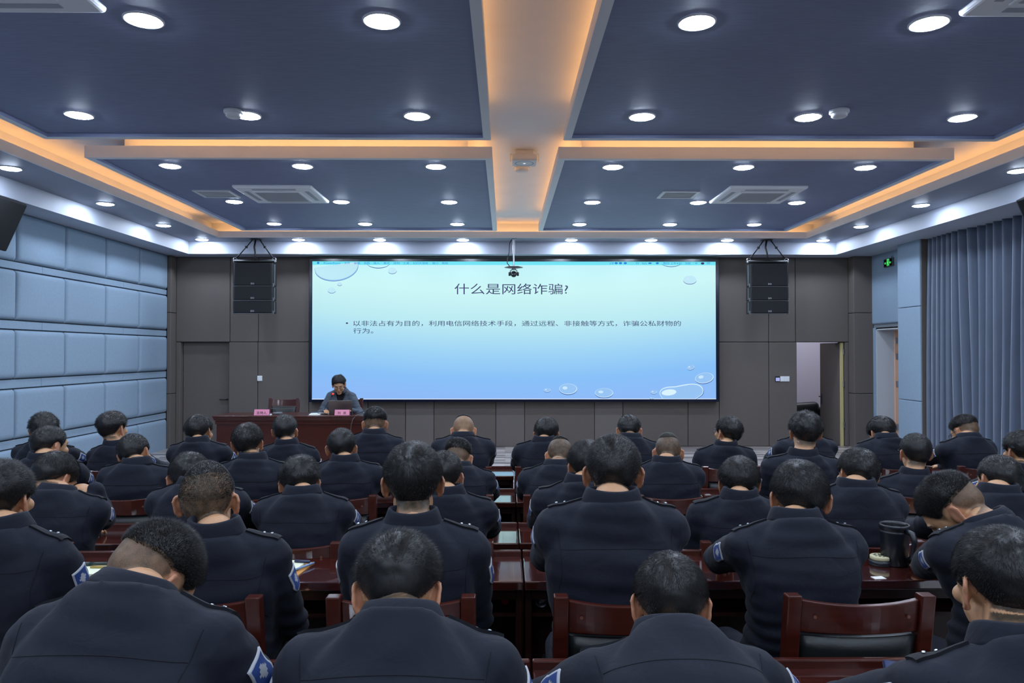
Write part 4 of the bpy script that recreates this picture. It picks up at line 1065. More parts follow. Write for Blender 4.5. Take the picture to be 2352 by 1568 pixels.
    if glasses:
        t = link('glasses', None, rt)
        bb = MB(); bb.smooth = True
        for s in (-1, 1):
            bb.tube([hp((s*.033 + .024*math.cos(a), .100 - .006*abs(math.cos(a))*(1 if math.cos(a)*s > 0 else 0), .004 + .018*math.sin(a))) for a in np.linspace(0, 6.283, 25)], .0014, 6)
            bb.tube([hp((s*.058, .094, .010)), hp((s*.074, .06, .012)), hp((s*.082, .0, .012)), hp((s*.080, -.018, -.004))], .0016, 6)
        bb.tube([hp((-.010, .101, .008)), hp((0, .103, .010)), hp((.010, .101, .008))], .0014, 6)
        me = bpy.data.meshes.new('spectacle_frame'); me.from_pydata(bb.v, [], bb.f); me.materials.append(M_glass); link('spectacle_frame', me, t)
        for s in (-1, 1):
            vs = [hp((s*.033, .1005, .004))] + [hp((s*.033 + .023*math.cos(a), .0995, .004 + .017*math.sin(a))) for a in np.linspace(0, 6.283, 24, endpoint=False)]
            fr = [(0, 1+i, 1+(i+1) % 24) for i in range(24)]; lo = poly_obj('spectacle_lens', vs, fr, [M_lensclear], None, t)
            sl = lo.modifiers.new('s', 'SOLIDIFY'); sl.thickness = .0015
    return rt, dict(H=H, C=C, R=R, SH=SH, ELB=ELB, WR=WR, bvh=bvh, xr=xr, fw=fw, up=up2, torso=torso, hp=hp)
# ------------------------------------------------------------------ desks and chairs
CH = {1: 5.67, 2: 4.55, 3: 3.43, 4: 2.31, 5: 1.12}          # depth of each row's chair backs
DN = {1: 6.37, 2: 5.25, 3: 4.13, 4: 3.05, 5: 1.83}          # near edge of each row's desks
FZ = {1: 0.0, 2: 0.0, 3: 0.0, 4: PLAT, 5: PLAT}
def make_chair():
    """seat towards +y, back posts at y = 0."""
    t = empty('chair', (0, 0, 0))
    W2 = .23
    def back_y(z): return .07 - .085 * max(0, (z - .42)) / .53
    for s in (-1, 1):
        b = MB(); zs = [0, .2, .42, .6, .8, .95]; vs = []; fs = []
        for z in zs:
            y = back_y(z) if z > .42 else .07 - .05*(1 - z/.42); wv = .024
            x0, x1 = s*W2, s*(W2 - .046); vs += [(x0, y - .018, z), (x1, y - .018, z), (x1, y + .026, z), (x0, y + .026, z)]
        for i in range(len(zs)-1):
            for j in range(4): fs.append((i*4+j, i*4+(j+1)%4, i*4+4+(j+1)%4, i*4+4+j))
        fs += [(0, 1, 2, 3), (20, 21, 22, 23)]
        b.add(vs, fs); o = b.build('leg', M_wood, t); bv = o.modifiers.new('b', 'BEVEL'); bv.width = .005; bv.segments = 2; bv.limit_method = 'ANGLE'
        b = MB(); b.rbox((s*W2 - s*.046 if s > 0 else -W2, .47, 0), (W2 if s > 0 else -W2 + .046, .51, .40), .005); b.build('leg', M_wood, t)
    # curved top rail
    vs = []; fs = []; n = 14
    for i in range(n + 1):
        u = -1 + 2*i/n; x = u*(W2 - .046); dip = .012*(1-u*u); cur = .028*(1-u*u)
        for z, th in ((.83, 0), (.935 - dip, 0)):
            y = back_y(z) - cur + .004; vs += [(x, y - .010, z), (x, y + .014, z)]
    for i in range(n):
        a = i*4; c = a + 4; fs += [(a, c, c+2, a+2), (a+1, a+3, c+3, c+1), (a+2, c+2, c+3, a+3), (a, a+1, c+1, c)]
    fs += [(0, 2, 3, 1), (n*4, n*4+1, n*4+3, n*4+2)]
    b = MB(); b.smooth = False; b.add(vs, fs); o = b.build('top_rail', M_wood, t); bv = o.modifiers.new('b', 'BEVEL'); bv.width = .004; bv.segments = 2; bv.limit_method = 'ANGLE'
    # padded leather back
    vs = []; fs = []; m = 8
    for i in range(n + 1):
        u = -1 + 2*i/n; x = u*(W2 - .050); cur = .024*(1-u*u); e = 1 - abs(u)**8
        for j in range(m + 1):
            k = j/m; z = .50 + .318*k; puff_ = .020*e*(1 - abs(2*k-1)**6)
            y = back_y(z) - cur
            vs.append((x, y - .004 - puff_*.8, z)); vs.append((x, y + .022 + puff_, z))
    M2 = (m+1)*2
    for i in range(n):
        for j in range(m):
            a = i*M2 + j*2; fs += [(a, a+M2, a+M2+2, a+2), (a+1, a+3, a+M2+3, a+M2+1)]
        a = i*M2; fs += [(a, a+1, a+M2+1, a+M2), (a+m*2, a+M2+m*2, a+M2+m*2+1, a+m*2+1)]
    for i in (0, n):
        for j in range(m): a = i*M2 + j*2; fs.append((a, a+2, a+3, a+1))
    b = MB(); b.smooth = True; b.add(vs, fs); b.build('backrest', M_leather, t)
    b = MB(); b.rbox((-W2 + .01, .06, .39), (W2 - .01, .50, .43), .008); b.build('seat_frame', M_wood, t)
    b = MB(); b.smooth = True; b.rbox((-W2 + .02, .07, .425), (W2 - .02, .515, .475), .022, 4); b.build('seat', M_leather, t)
    for s in (-1, 1):
        b = MB(); b.rbox((s*(W2 - .036) - .011, .06, .18), (s*(W2 - .036) + .011, .49, .21), .003); b.build('stretcher', M_wood, t)
    RY = Matrix.Rotation(math.pi/2, 3, 'X')
    for s in (-1, 1):
        b = MB(); b.lathe([(.0055, 0), (.0055, .002)], (s*(W2 - .085), back_y(.885) - .022, .885), 10, RY)
        b.build('screw_cap', mat('pale_screw_cap', (104, 62, 48), .4), t)
    return t
chair0 = make_chair(); chair_used = [False]
def place_chair(x, y, z, label, group, rz=0):
    label = ' '.join(label.split()[:16])
    if not chair_used[0]: chair_used[0] = True; o = chair0; o.location = (x, y, z); o.rotation_euler = (0, 0, rz); o['group'] = group
    else: o = dup(chair0, (x, y, z), rz, None, group)
    o['label'] = label; o['category'] = 'chair'
    return o

def make_desk():
    """two-seat desk 1.37 m long; near edge (towards the sitters) at y = 0."""
    t = empty('desk', (0, 0, 0)); w2 = .683; D = .40
    b = MB(); b.rbox((-w2, 0, .722), (w2, D - .02, .760), .006, 3); b.build('desk_top', M_woodtop, t)
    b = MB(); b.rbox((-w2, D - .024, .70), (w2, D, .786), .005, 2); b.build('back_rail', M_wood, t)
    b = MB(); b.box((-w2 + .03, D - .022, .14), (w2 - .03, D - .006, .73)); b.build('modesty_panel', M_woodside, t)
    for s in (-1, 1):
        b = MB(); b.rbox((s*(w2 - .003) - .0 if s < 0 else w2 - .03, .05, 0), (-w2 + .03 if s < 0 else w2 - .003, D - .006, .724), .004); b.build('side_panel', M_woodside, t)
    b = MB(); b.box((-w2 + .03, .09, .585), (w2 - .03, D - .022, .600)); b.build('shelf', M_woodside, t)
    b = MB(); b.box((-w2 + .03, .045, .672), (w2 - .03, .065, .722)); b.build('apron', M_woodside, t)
    RXm = Matrix.Rotation(math.pi/2, 3, 'X')
    for s in (-1, 1):
        b = MB(); b.lathe([(.011, 0), (.011, .003)], (s*(w2 - .10), D - .022, .30), 12, RXm); b.build('cable_grommet', M_metal, t)
    return t
desk0 = make_desk(); desk_used = [False]
rown = {1: 'front row by the stage', 2: 'second row from the stage', 3: 'third row from the stage', 4: 'fourth row from the stage', 5: 'hindmost row'}
SEAM = .078; DW = 1.372
for r in (5, 4, 3, 2, 1):
    ks = {5: (-1, 0, ), 4: (-2, -1, 0, 1), 3: (-3, -2, -1, 0, 1, 2), 2: (-3, -2, -1, 0, 1, 2), 1: (-3, -2, -1, 0, 1, 2)}[r]
    cnt = len(ks)
    for i, k in enumerate(ks):
        x = SEAM + DW*(k + .5); loc_ = (x, DN[r], FZ[r])
        if not desk_used[0]: desk_used[0] = True; o = desk0; o.location = loc_
        else: o = dup(desk0, loc_)
        o['label'] = 'red wooden two seat desk, %s, %s' % (rown[r], {1: ['%s from the left wall' % nth[i]], 0: ['just %s of the middle seam' % ('left' if k < 0 else 'right')]}[1 if k not in (-1, 0) else 0][0])
        o['category'] = 'desk'; o['group'] = 'desks of the ' + rown[r]
# ------------------------------------------------------------------ the audience
PEOPLE = {}
def P_(key, label, head, c7, yh=None, dy=None, pitch=0, chair=None, **k):
    row = int(key[0]); k.setdefault('seed', (int(head[0]) * 7 + row) % 991)
    yh = yh if yh is not None else CH[row] + .27 + .16*math.sin(math.radians(max(pitch, 0)))
    k.setdefault('arms', 'desk'); k.setdefault('sc', {1: 1.11, 2: 1.08, 3: 1.08, 4: 1.13, 5: 1.06}[row])
    if not k.pop('true_yaw', False): k['yaw'] = k.get('yaw', 0) + .6*math.degrees(math.atan((head[0] - 1176)/F))      # the turn as seen from the camera's side
    o, inf = person(label, FZ[row], CH[row], head, yh, c7, dy, pitch=pitch, near=row, desk=DN[row] + (.10 if k['arms'] != 'lap' else 0), **k)
    PEOPLE[key] = (o, inf)
    cx_, cy_ = (o.location.x if chair is None else chair), CH[row]
    if isinstance(cx_, tuple): cx_, cy_ = cx_
    place_chair(cx_, cy_, FZ[row], 'red wooden chair with black back,' + label.split(',', 1)[1], 'audience chairs of the ' + rown[row])
    return o, inf
U = 'uniformed person '
# front row, against the stage
P_('1a', U + 'with thick black hair, front row, nearest the padded wall', (110, 988), (98, 1013), pitch=5, yaw=8, style='messy', arms='desk', patch='r')
P_('1b', U + 'turned to the right, front row, second from the padded wall', (266, 985), (262, 1020), pitch=2, yaw=30, tyaw=8, style='quiff', arms='desk')
P_('1c', U + 'with rounded longer hair, front row, at the left end of the red table', (463, 993), (452, 1012), pitch=8, yaw=22, roll=-6, style='thick', arms='desk')
P_('1d', U + 'with short hair, front row, before the empty host chair', (658, 990), (657, 1018), pitch=0, yaw=8, style='crew', arms='lap')
P_('1e', U + 'with a high fade, front row, at the right end of the red table', (863, 975), (858, 994), pitch=12, yaw=3, style='fade', arms='desk', fat=1.05)
P_('1f', U + 'with a shaved back of head bowed low, front row, below the screen', (1065, 992), (1063, 1000), pitch=34, style='shaved', arms='wide', fat=1.1, sw=.195)
P_('1g', U + 'with black hair and glasses, front row, just right of the middle seam', (1255, 998), (1250, 1012), pitch=10, yaw=6, style='full', arms='desk', glasses=True)
P_('1h', U + 'with a cropped nape, front row, behind the broad crew cut person', (1445, 992), (1450, 1004), pitch=25, yaw=4, style='crew', arms='desk')
P_('1i', U + 'in glasses looking left, front row, below the right screen corner', (1672, 995), (1672, 1024), pitch=-2, yaw=-32, style='full', arms='lap', glasses=True, red=True)
P_('1j', U + 'leaning forward with hidden head, front row, before the open doorway', (1856, 1000), (1858, 1000), pitch=42, style='crew', arms='wide', fat=1.08)
P_('1k', U + 'with parted hair bowed left, front row, before the side exit door', (2027, 998), (2046, 1004), pitch=26, yaw=-24, style='thick', arms='desk', tyaw=-8)
P_('1l', U + 'in glasses reading, front row, before the curtain', (2220, 994), (2238, 1003), pitch=30, yaw=-36, style='fade', arms='wide', glasses=True, tyaw=-10, fat=1.06)
# second row
P_('2a', U + 'with a thick neck turned right, second row, nearest the padded wall', (124, 1024), (100, 1050), pitch=8, yaw=46, tyaw=4, style='crew', arms='desk', fat=1.14, wr=(X(222, 5.35), 5.35, .84), hand_r=((.3, .8, .1), (0, -.2, 1), .9))
P_('2b', U + 'tilting the head, second row, second from the padded wall', (316, 1042), (312, 1062), pitch=14, yaw=18, roll=-12, style='crew', arms='desk', fat=1.06)
P_('2c', U + 'with dense black hair, second row, before the left end of the table', (573, 1018), (578, 1052), pitch=4, yaw=8, style='full', arms='lap')
P_('2d', U + 'with neat short hair, second row, before the speaker', (787, 1030), (790, 1056), pitch=6, yaw=3, style='crew', arms='desk')
P_('2e', U + 'with a pale shaved nape, second row, left of the middle seam', (1052, 1056), (1052, 1070), pitch=32, yaw=6, style='fade', arms='desk')
P_('2f', U + 'with thinning hair and head bowed, second row, right of the middle seam', (1286, 1050), (1283, 1066), pitch=28, yaw=-4, style='olive', arms='desk', fat=1.08, sw=.2)
P_('2g', U + 'with cropped greying hair, second row, fourth seat from the right', (1534, 1042), (1535, 1060), pitch=14, style='olive', arms='desk', grey=True, fat=1.08)
P_('2h', U + 'with tousled tall hair, second row, before the open doorway', (1850, 995), (1852, 1044), yh=4.80, pitch=-2, yaw=-6, style='messy', arms='lap', fat=1.08, sw=.200, red=True)
P_('2i', U + 'in glasses with a long bare neck, second row, before the fabric pillar', (2104, 1042), (2112, 1090), yh=4.82, pitch=0, yaw=-10, style='crew', arms='lap', glasses=True)
P_('2j', U + 'with curly hair, second row, cut by the right photo edge', (2350, 1040), (2370, 1078), pitch=4, yaw=-24, style='messy', arms='desk')
# third row
P_('3a', U + 'resting the face on one hand, third row, far left', (134, 1100), (130, 1122), pitch=38, yaw=40, style='thick', arms='desk', wr=(X(226, 3.78), 3.78, Z(1122, 3.78)), hand_r=((-.9, .15, .1), (.1, -.3, .9), .4), pole_r=(-.15, .6, -.8))
P_('3b', U + 'with hidden head, third row, behind the olive crew cut', (440, 1100), (448, 1108), pitch=20, style='full', arms='wide', fat=1.02)
P_('3c', U + 'with swept back hair and bare nape, third row, left of centre', (692, 1112), (692, 1130), pitch=18, yaw=2, style='messy', arms='desk')
P_('3d', U + 'peeping out, third row, right behind the upright black haired person', (1022, 1096), (1024, 1132), pitch=6, yaw=12, style='crew', arms='desk')
P_('3e', U + 'half hidden, third row, behind the left ear of the broad crew cut person', (1346, 1072), (1342, 1106), pitch=6, yaw=-14, style='full', arms='desk')
P_('3f', U + 'with a bowl of soft hair, third row, below the screen corner', (1696, 1112), (1706, 1142), pitch=4, yaw=-5, style='thick', arms='lap', red=True)
P_('3g', U + 'looking left, third row, beside the black thermos mug', (1970, 1092), (1978, 1118), pitch=8, yaw=-20, roll=3, style='full', arms='desk', fat=1.08)
P_('3h', U + 'with a close crop and a jowl, third row, far right', (2296, 1108), (2312, 1130), pitch=12, yaw=-22, roll=4, style='crew', arms='desk', fat=1.1)
# fourth row
P_('4a', U + 'in profile, fourth row, at the left photo edge', (12, 1150), (-10, 1208), yh=2.60, pitch=2, yaw=20, style='quiff', arms='lap', sw=.18, chair=(-1.764, 2.47), tyaw=6)
P_('4b', U + 'with an olive crew cut seen upright, fourth row, left', (484, 1150), (486, 1222), yh=2.56, pitch=0, yaw=6, style='olive', arms='lap', chair=-.98, fat=1.0, sw=.18)
P_('4c', U + 'with full black hair sitting bolt upright, fourth row, left of the middle seam', (950, 1108), (946, 1200), yh=2.58, pitch=0, style='full', arms='lap', chair=-.32, fat=1.04, sw=.19)
P_('4d', U + 'with a broad crew cut, fourth row, right of the middle seam', (1407, 1088), (1410, 1150), yh=2.64, pitch=2, style='crew', nape=-.13, arms='desk', fat=1.14, sw=.192, chair=.38)
P_('4e', U + 'with a crown swirl and outspread elbows, fourth row, right of centre', (1836, 1148), (1838, 1190), yh=2.72, pitch=12, yaw=-3, style='full', arms='wide', chair=1.10, sw=.19)
P_('4f', U + 'with shaved sides bent low over the desk, fourth row, far right', (2196, 1178), (2290, 1190), yh=2.80, pitch=55, yaw=-55, true_yaw=True, tyaw=-14, style='fade', arms='wide', wl=(1.80, 3.17, .935), pole_l=(-1, .2, -1), chair=1.78)
# hindmost row
P_('5a', U + 'bent low over the desk showing a bare ear, hindmost row, left', (352, 1338), (296, 1340), yh=1.70, pitch=54, yaw=34, true_yaw=True, style='fade', arms='desk', fat=1.05, sw=.195, tyaw=6)
P_('5b', U + 'with swept hair and bowed head, hindmost row, left of the middle seam', (916, 1366), (918, 1402), yh=1.72, pitch=40, yaw=6, style='quiff', arms='desk', fat=1.02, sw=.195)
P_('5c', U + 'with parted short hair and protruding ears, hindmost row, right of the middle seam', (1538, 1392), (1540, 1432), yh=1.93, pitch=26, style='full', arms='wide', fat=1.0, sw=.19)
P_('5d', U + 'in profile, hindmost row, at the bottom right corner', (2298, 1350), (2365, 1465), yh=1.66, pitch=12, yaw=-22, style='full', arms='wide', sw=.19)
# ------------------------------------------------------------------ on the stage
# red head table
TY = 10.25; tx0, tx1 = X(490, TY), X(872, TY); tz = ST + .765
t = empty('head_table', ((tx0 + tx1)/2, TY + .3, ST), 'long red wooden head table with a moulded edge on the stage', 'table')
b = MB()
b.rbox((tx0, TY, tz - .022), (tx1, TY + .62, tz), .006, 2); b.build('table_top', M_wood, t)
b = MB()
b.rbox((tx0 + .008, TY + .008, tz - .045), (tx1 - .008, TY + .60, tz - .024), .006, 2); b.rbox((tx0 + .016, TY + .016, tz - .068), (tx1 - .016, TY + .59, tz - .047), .006, 2); b.rbox((tx0 + .03, TY + .03, tz - .12), (tx1 - .03, TY + .58, tz - .07), .008, 2)
b.build('edge_moulding', M_wood, t)
b = MB(); b.rbox((tx0 + .045, TY + .05, ST + .06), (tx1 - .045, TY + .07, tz - .1), .004); b.build('front_panel', M_wood, t)
for xx in (tx0 + .045, tx1 - .075):
    b = MB(); b.rbox((xx, TY + .05, ST), (xx + .03, TY + .56, tz - .1), .004); b.build('side_panel', M_wood, t)
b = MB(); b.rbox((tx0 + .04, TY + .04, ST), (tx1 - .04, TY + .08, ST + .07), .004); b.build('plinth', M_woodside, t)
# the two chairs behind it (backs away from us)
place_chair(X(655, 11.25), 11.25, ST, 'empty red wooden chair with black leather back behind the head table', 'chairs behind the head table', math.pi)
place_chair(X(800, 11.2), 11.2, ST, 'red wooden chair the speaker in the grey suit sits on', 'chairs behind the head table', math.pi)
# name plates
M_pink = mat('pink_card', (236, 150, 176), .6); M_ink = mat('black_ink', (20, 12, 18), .7); M_acry = mat('plum_acrylic', (92, 34, 66), .25)
def plate(px0, px1, ptop, s, label, sp):
    Y = TY + .05; x0, x1, z1 = X(px0, Y), X(px1, Y), Z(ptop, Y)
    t = empty('name_plate', ((x0+x1)/2, Y, tz), label, 'name plate', 'pink name plates on the head table')
    tilt = .16
    b = MB(); h = z1 - tz
    b.add([(x0, Y, tz), (x1, Y, tz), (x1, Y + .02, tz + h), (x0, Y + .02, tz + h), (x0, Y + .07, tz), (x1, Y + .07, tz)], [(0, 1, 2, 3), (3, 2, 5, 4), (0, 3, 4), (1, 5, 2), (0, 4, 5, 1)])
    b.build('stand', M_acry, t)
    b = MB(); a = math.atan2(.02, h)
    e = .006
    b.add([(x0 + e, Y - .0015, tz + .004), (x1 - e*.5, Y - .0015, tz + .004), (x1 - e*.5, Y + .0185, tz + h*.97), (x0 + e, Y + .0185, tz + h*.97)], [(0, 1, 2, 3)]); o = b.build('card', M_pink, t)
    so = o.modifiers.new('s', 'SOLIDIFY'); so.thickness = .0015
    o = text('lettering', s, M_ink, h*.52, ((x0+x1)/2, Y - .0042 + .0055, tz + h*.24), (math.pi/2 - a, 0, 0), t, align='CENTER', spacing=sp, sx=1.05)
plate(585, 621, 939, '主持人', 'pink name plate with three black characters, left on the head table', 1.0)
plate(769, 804, 940, '刘　凯', 'pink name plate with two black characters, before the laptop', .8)
# laptop, seen from behind its lid
Y = TY + .24; x0, x1 = X(757, Y), X(811, Y)
t = empty('laptop', ((x0+x1)/2, Y, tz), 'grey metal laptop open before the speaker', 'laptop')
M_lap = mat('laptop_grey', (118, 108, 104), .35, metal=.7)
b = MB(); b.rbox((x0, Y, tz), (x1, Y + .22, tz + .014), .005); b.build('keyboard_base', M_lap, t)
b = MB(); b.rbox((x0, Y - .006, tz + .012), (x1, Y + .002, tz + .205), .003, rot=Matrix.Rotation(math.radians(14), 3, 'X'), piv=(x0, Y, tz + .012)); b.build('lid', M_lap, t)
# microphones
def gooseneck(px, pts, label, lit):
    Y = TY + .26; x = X(px, Y)
    t = empty('microphone', (x, Y, tz), label, 'microphone', 'gooseneck microphones on the head table')
    b = MB(); b.rbox((x - .055, Y - .05, tz), (x + .055, Y + .06, tz + .03), .010, 3); b.build('base', mat('mic_base', (120, 122, 126), .4, metal=.5), t)
    b = MB(); b.smooth = True; p = [Vector((X(u, Y), Y - .1*i/len(pts), Z(v, Y))) for i, (u, v) in enumerate(pts)]; b.tube([(x, Y, tz + .02)] + p, .0045); b.build('gooseneck', mat('mic_stem', (70, 72, 78), .35, metal=.6), t)
    d = (p[-1] - p[-2]).normalized(); b = MB(); b.smooth = True; b.tube([p[-1], p[-1] + d*.015, p[-1] + d*.05, p[-1] + d*.058], [.006, .009, .009, .005]); b.build('mic_head', M_black, t)
    if lit: b = MB(); b.smooth = True; b.tube([p[-1] + d*.045, p[-1] + d*.061], [.0105, .0105], 16); b.build('light_ring', mat('red_led', (255, 40, 30), .4, emit=(255, 40, 24), estr=3), t)
gooseneck(742, [(744, 945), (750, 935), (758, 921), (765, 910)], 'gooseneck microphone with a glowing red ring before the speaker', True)
gooseneck(640, [(637, 947), (636, 942), (633, 938), (628, 936.5), (622, 937)], 'bent gooseneck microphone before the empty chair', False)
def flat_paper(name, cx_, cy_, z, w_, d_, rz, label, m, th=.004, cat='paper', group=None):
    b = MB(); b.rbox((-w_/2, -d_/2, 0), (w_/2, d_/2, th), .0005, 1); R_ = Matrix.Rotation(rz, 3, 'Z'); b.v = [tuple(R_ @ Vector(v) + Vector((cx_, cy_, z))) for v in b.v]
    return tag(b.build(name, m, None), label, cat, group)
M_paper = mat('white_paper', (232, 232, 226), .8); M_cream = mat('cream_paper', (222, 224, 196), .8)
flat_paper('paper_stack', X(726, TY + .2), TY + .2, tz, .15, .21, .1, 'small stack of white paper left of the microphone on the head table', M_paper, .012)
b = MB(); b.rbox((X(622, TY+.1), TY + .06, tz), (X(626, TY+.1), TY + .12, tz + .02), .003); tag(b.build('paper_pack', M_paper), 'little white paper pack right of the left name plate', 'paper')
b = MB(); b.smooth = True; b.tube([(X(u, TY - .02), TY + yy, Z(v, TY - .02)) for u, v, yy in ((832, 953, .3), (826, 951.5, .16), (818, 954, .02), (812, 962, -.03), (808.5, 974, -.035), (807, 990, -.035), (808, 1030, -.035), (812, 1078, -.04))], .006); tag(b.build('power_cable', mat('grey_cable', (70, 66, 64), .5)), 'thin cable hanging down the front of the head table', 'cable')
# the speaker, facing us
SY_ = 10.76
PH = np.array((X(779.5, SY_), SY_, Z(884, SY_)))
person('person in a grey suit and glasses reading behind the laptop on the stage', ST, 11.2, PH, None, np.array((X(785, 10.9), 10.93, 1.285)), 0, pitch=26, yaw=-9, roll=3, world=True, rot=math.pi, style='quiff', sc=1.08, near=3, seed=5,
       group=None, glasses=True, face=True, suit=True, patch=False, sw=.166, fat=.98, wl=(X(808, 10.5), 10.55, tz + .045), wr=(X(745, 10.5), 10.56, tz + .045), out=.35)

# ------------------------------------------------------------------ on the walls
b = MB(); 
def switch_plate(px, py, w_, h_, label, screen=False):
    x, z = X(px, WY), Z(py, WY); t = empty('wall_switch', (x, WY, z), label, 'wall switch', 'white switch plates on the stage wall')
    b = MB(); b.rbox((x - w_/2, WY - .010, z - h_/2), (x + w_/2, WY + .002, z + h_/2), .003); b.build('plate', M_plastic, t)
    for k in range(2):
        b = MB(); b.rbox((x - w_/2 + .008 + k*(w_/2 - .006), WY - .013, z - h_/2 + .008), (x - .004 + k*(w_/2 - .004), WY - .008, z + h_/2 - .008), .002); b.build('rocker', M_plastic, t)
switch_plate(599, 868.5, .085, .09, 'white wall switch plate between the left door and the screen')
switch_plate(1799, 870, .086, .09, 'white wall switch plate in the middle of three plates left of the open doorway')
switch_plate(1810, 870, .078, .09, 'white wall switch plate nearest to the open doorway')
x, z = X(1787.5, WY), Z(870, WY); t = empty('control_panel', (x, WY, z), 'small black framed control panel with a lit lilac display, left of two switches', 'control panel')
b = MB(); b.rbox((x - .042, WY - .014, z - .046), (x + .042, WY + .002, z + .046), .004); b.build('housing', M_black, t)
b = MB(); b.box((x - .034, WY - .0155, z - .038), (x + .034, WY - .013, z + .022)); b.build('display', mat('panel_display', (4, 4, 8), .3, emit=(176, 184, 246), estr=.85), t)
# green running-man exit sign over the side door
t = empty('exit_sign', (6.31, 12.1, 3.08), 'lit green emergency exit sign over the side door', 'exit sign')
ey0, ey1 = 11.96, 12.24; ez0, ez1 = Z(611.5, 12.1), Z(592, 12.1); ex = 6.30
b = MB(); b.rbox((ex, ey0, ez0), (6.335, ey1, ez1), .004); b.build('housing', mat('sign_frame', (96, 102, 104), .35, metal=.5), t)
b = MB(); b.box((ex - .0015, ey0 + .012, ez0 + .012), (ex, ey1 - .012, ez1 - .012)); b.build('face', mat('sign_face', (3, 20, 10), .2), t)
E_g = mat('exit_green', (4, 20, 8), .5, emit=(90, 240, 120), estr=1.3)
yc, zc = (ey0 + ey1)/2, (ez0 + ez1)/2
def eb(b, u0, v0, u1, v1): b.box((ex - .003, yc - u1, zc + v0), (ex - .0015, yc - u0, zc + v1))
b = MB(); eb(b, -.030, -.052, -.022, .058); eb(b, .030, -.052, .038, .058); eb(b, -.030, .050, .038, .058); b.build('door_symbol', E_g, t)
b = MB()
def limb(b, p, q, w_): 
    d = Vector((q[0]-p[0], q[1]-p[1])); n = Vector((-d.y, d.x)).normalized()*w_
    vs = [(ex - .003, yc - (p[0]+s_*n.x), zc + p[1]+s_*n.y) for s_ in (-1, 1)] + [(ex - .003, yc - (q[0]+s_*n.x), zc + q[1]+s_*n.y) for s_ in (1, -1)]; b.add(vs, [(0, 1, 2, 3)])
for p, q, w_ in (((.004, .022), (0, -.010), .007), ((0, -.010), (-.014, -.030), .0045), ((-.014, -.030), (-.006, -.052), .004), ((0, -.010), (.016, -.026), .0045), ((.016, -.026), (.024, -.050), .004), ((.004, .020), (-.014, .004), .0035), ((.004, .020), (.020, .006), .0035)): limb(b, p, q, w_)
vs = [(ex - .003, yc - (.007 + .009*math.cos(a)), zc + .036 + .009*math.sin(a)) for a in np.linspace(0, 6.28, 14, endpoint=False)]; b.add(vs, [tuple(range(14))])
b.build('running_figure', E_g, t, fix=False)
for u0, s in ((-.108, '安全'), (.048, '出口')):
    text('lettering', s, E_g, .034, (ex - .0025, yc - u0, zc - .016), (math.pi/2, 0, -math.pi/2), t, sx=.8)
b = MB(); b.smooth = True; b.tube([(ex + .02, ey0 + .03, ez1), (ex + .02, ey0 + .05, ez1 + .03), (ex + .02, ey0 + .08, ez1)], .004); b.build('hanger', M_metal, t)

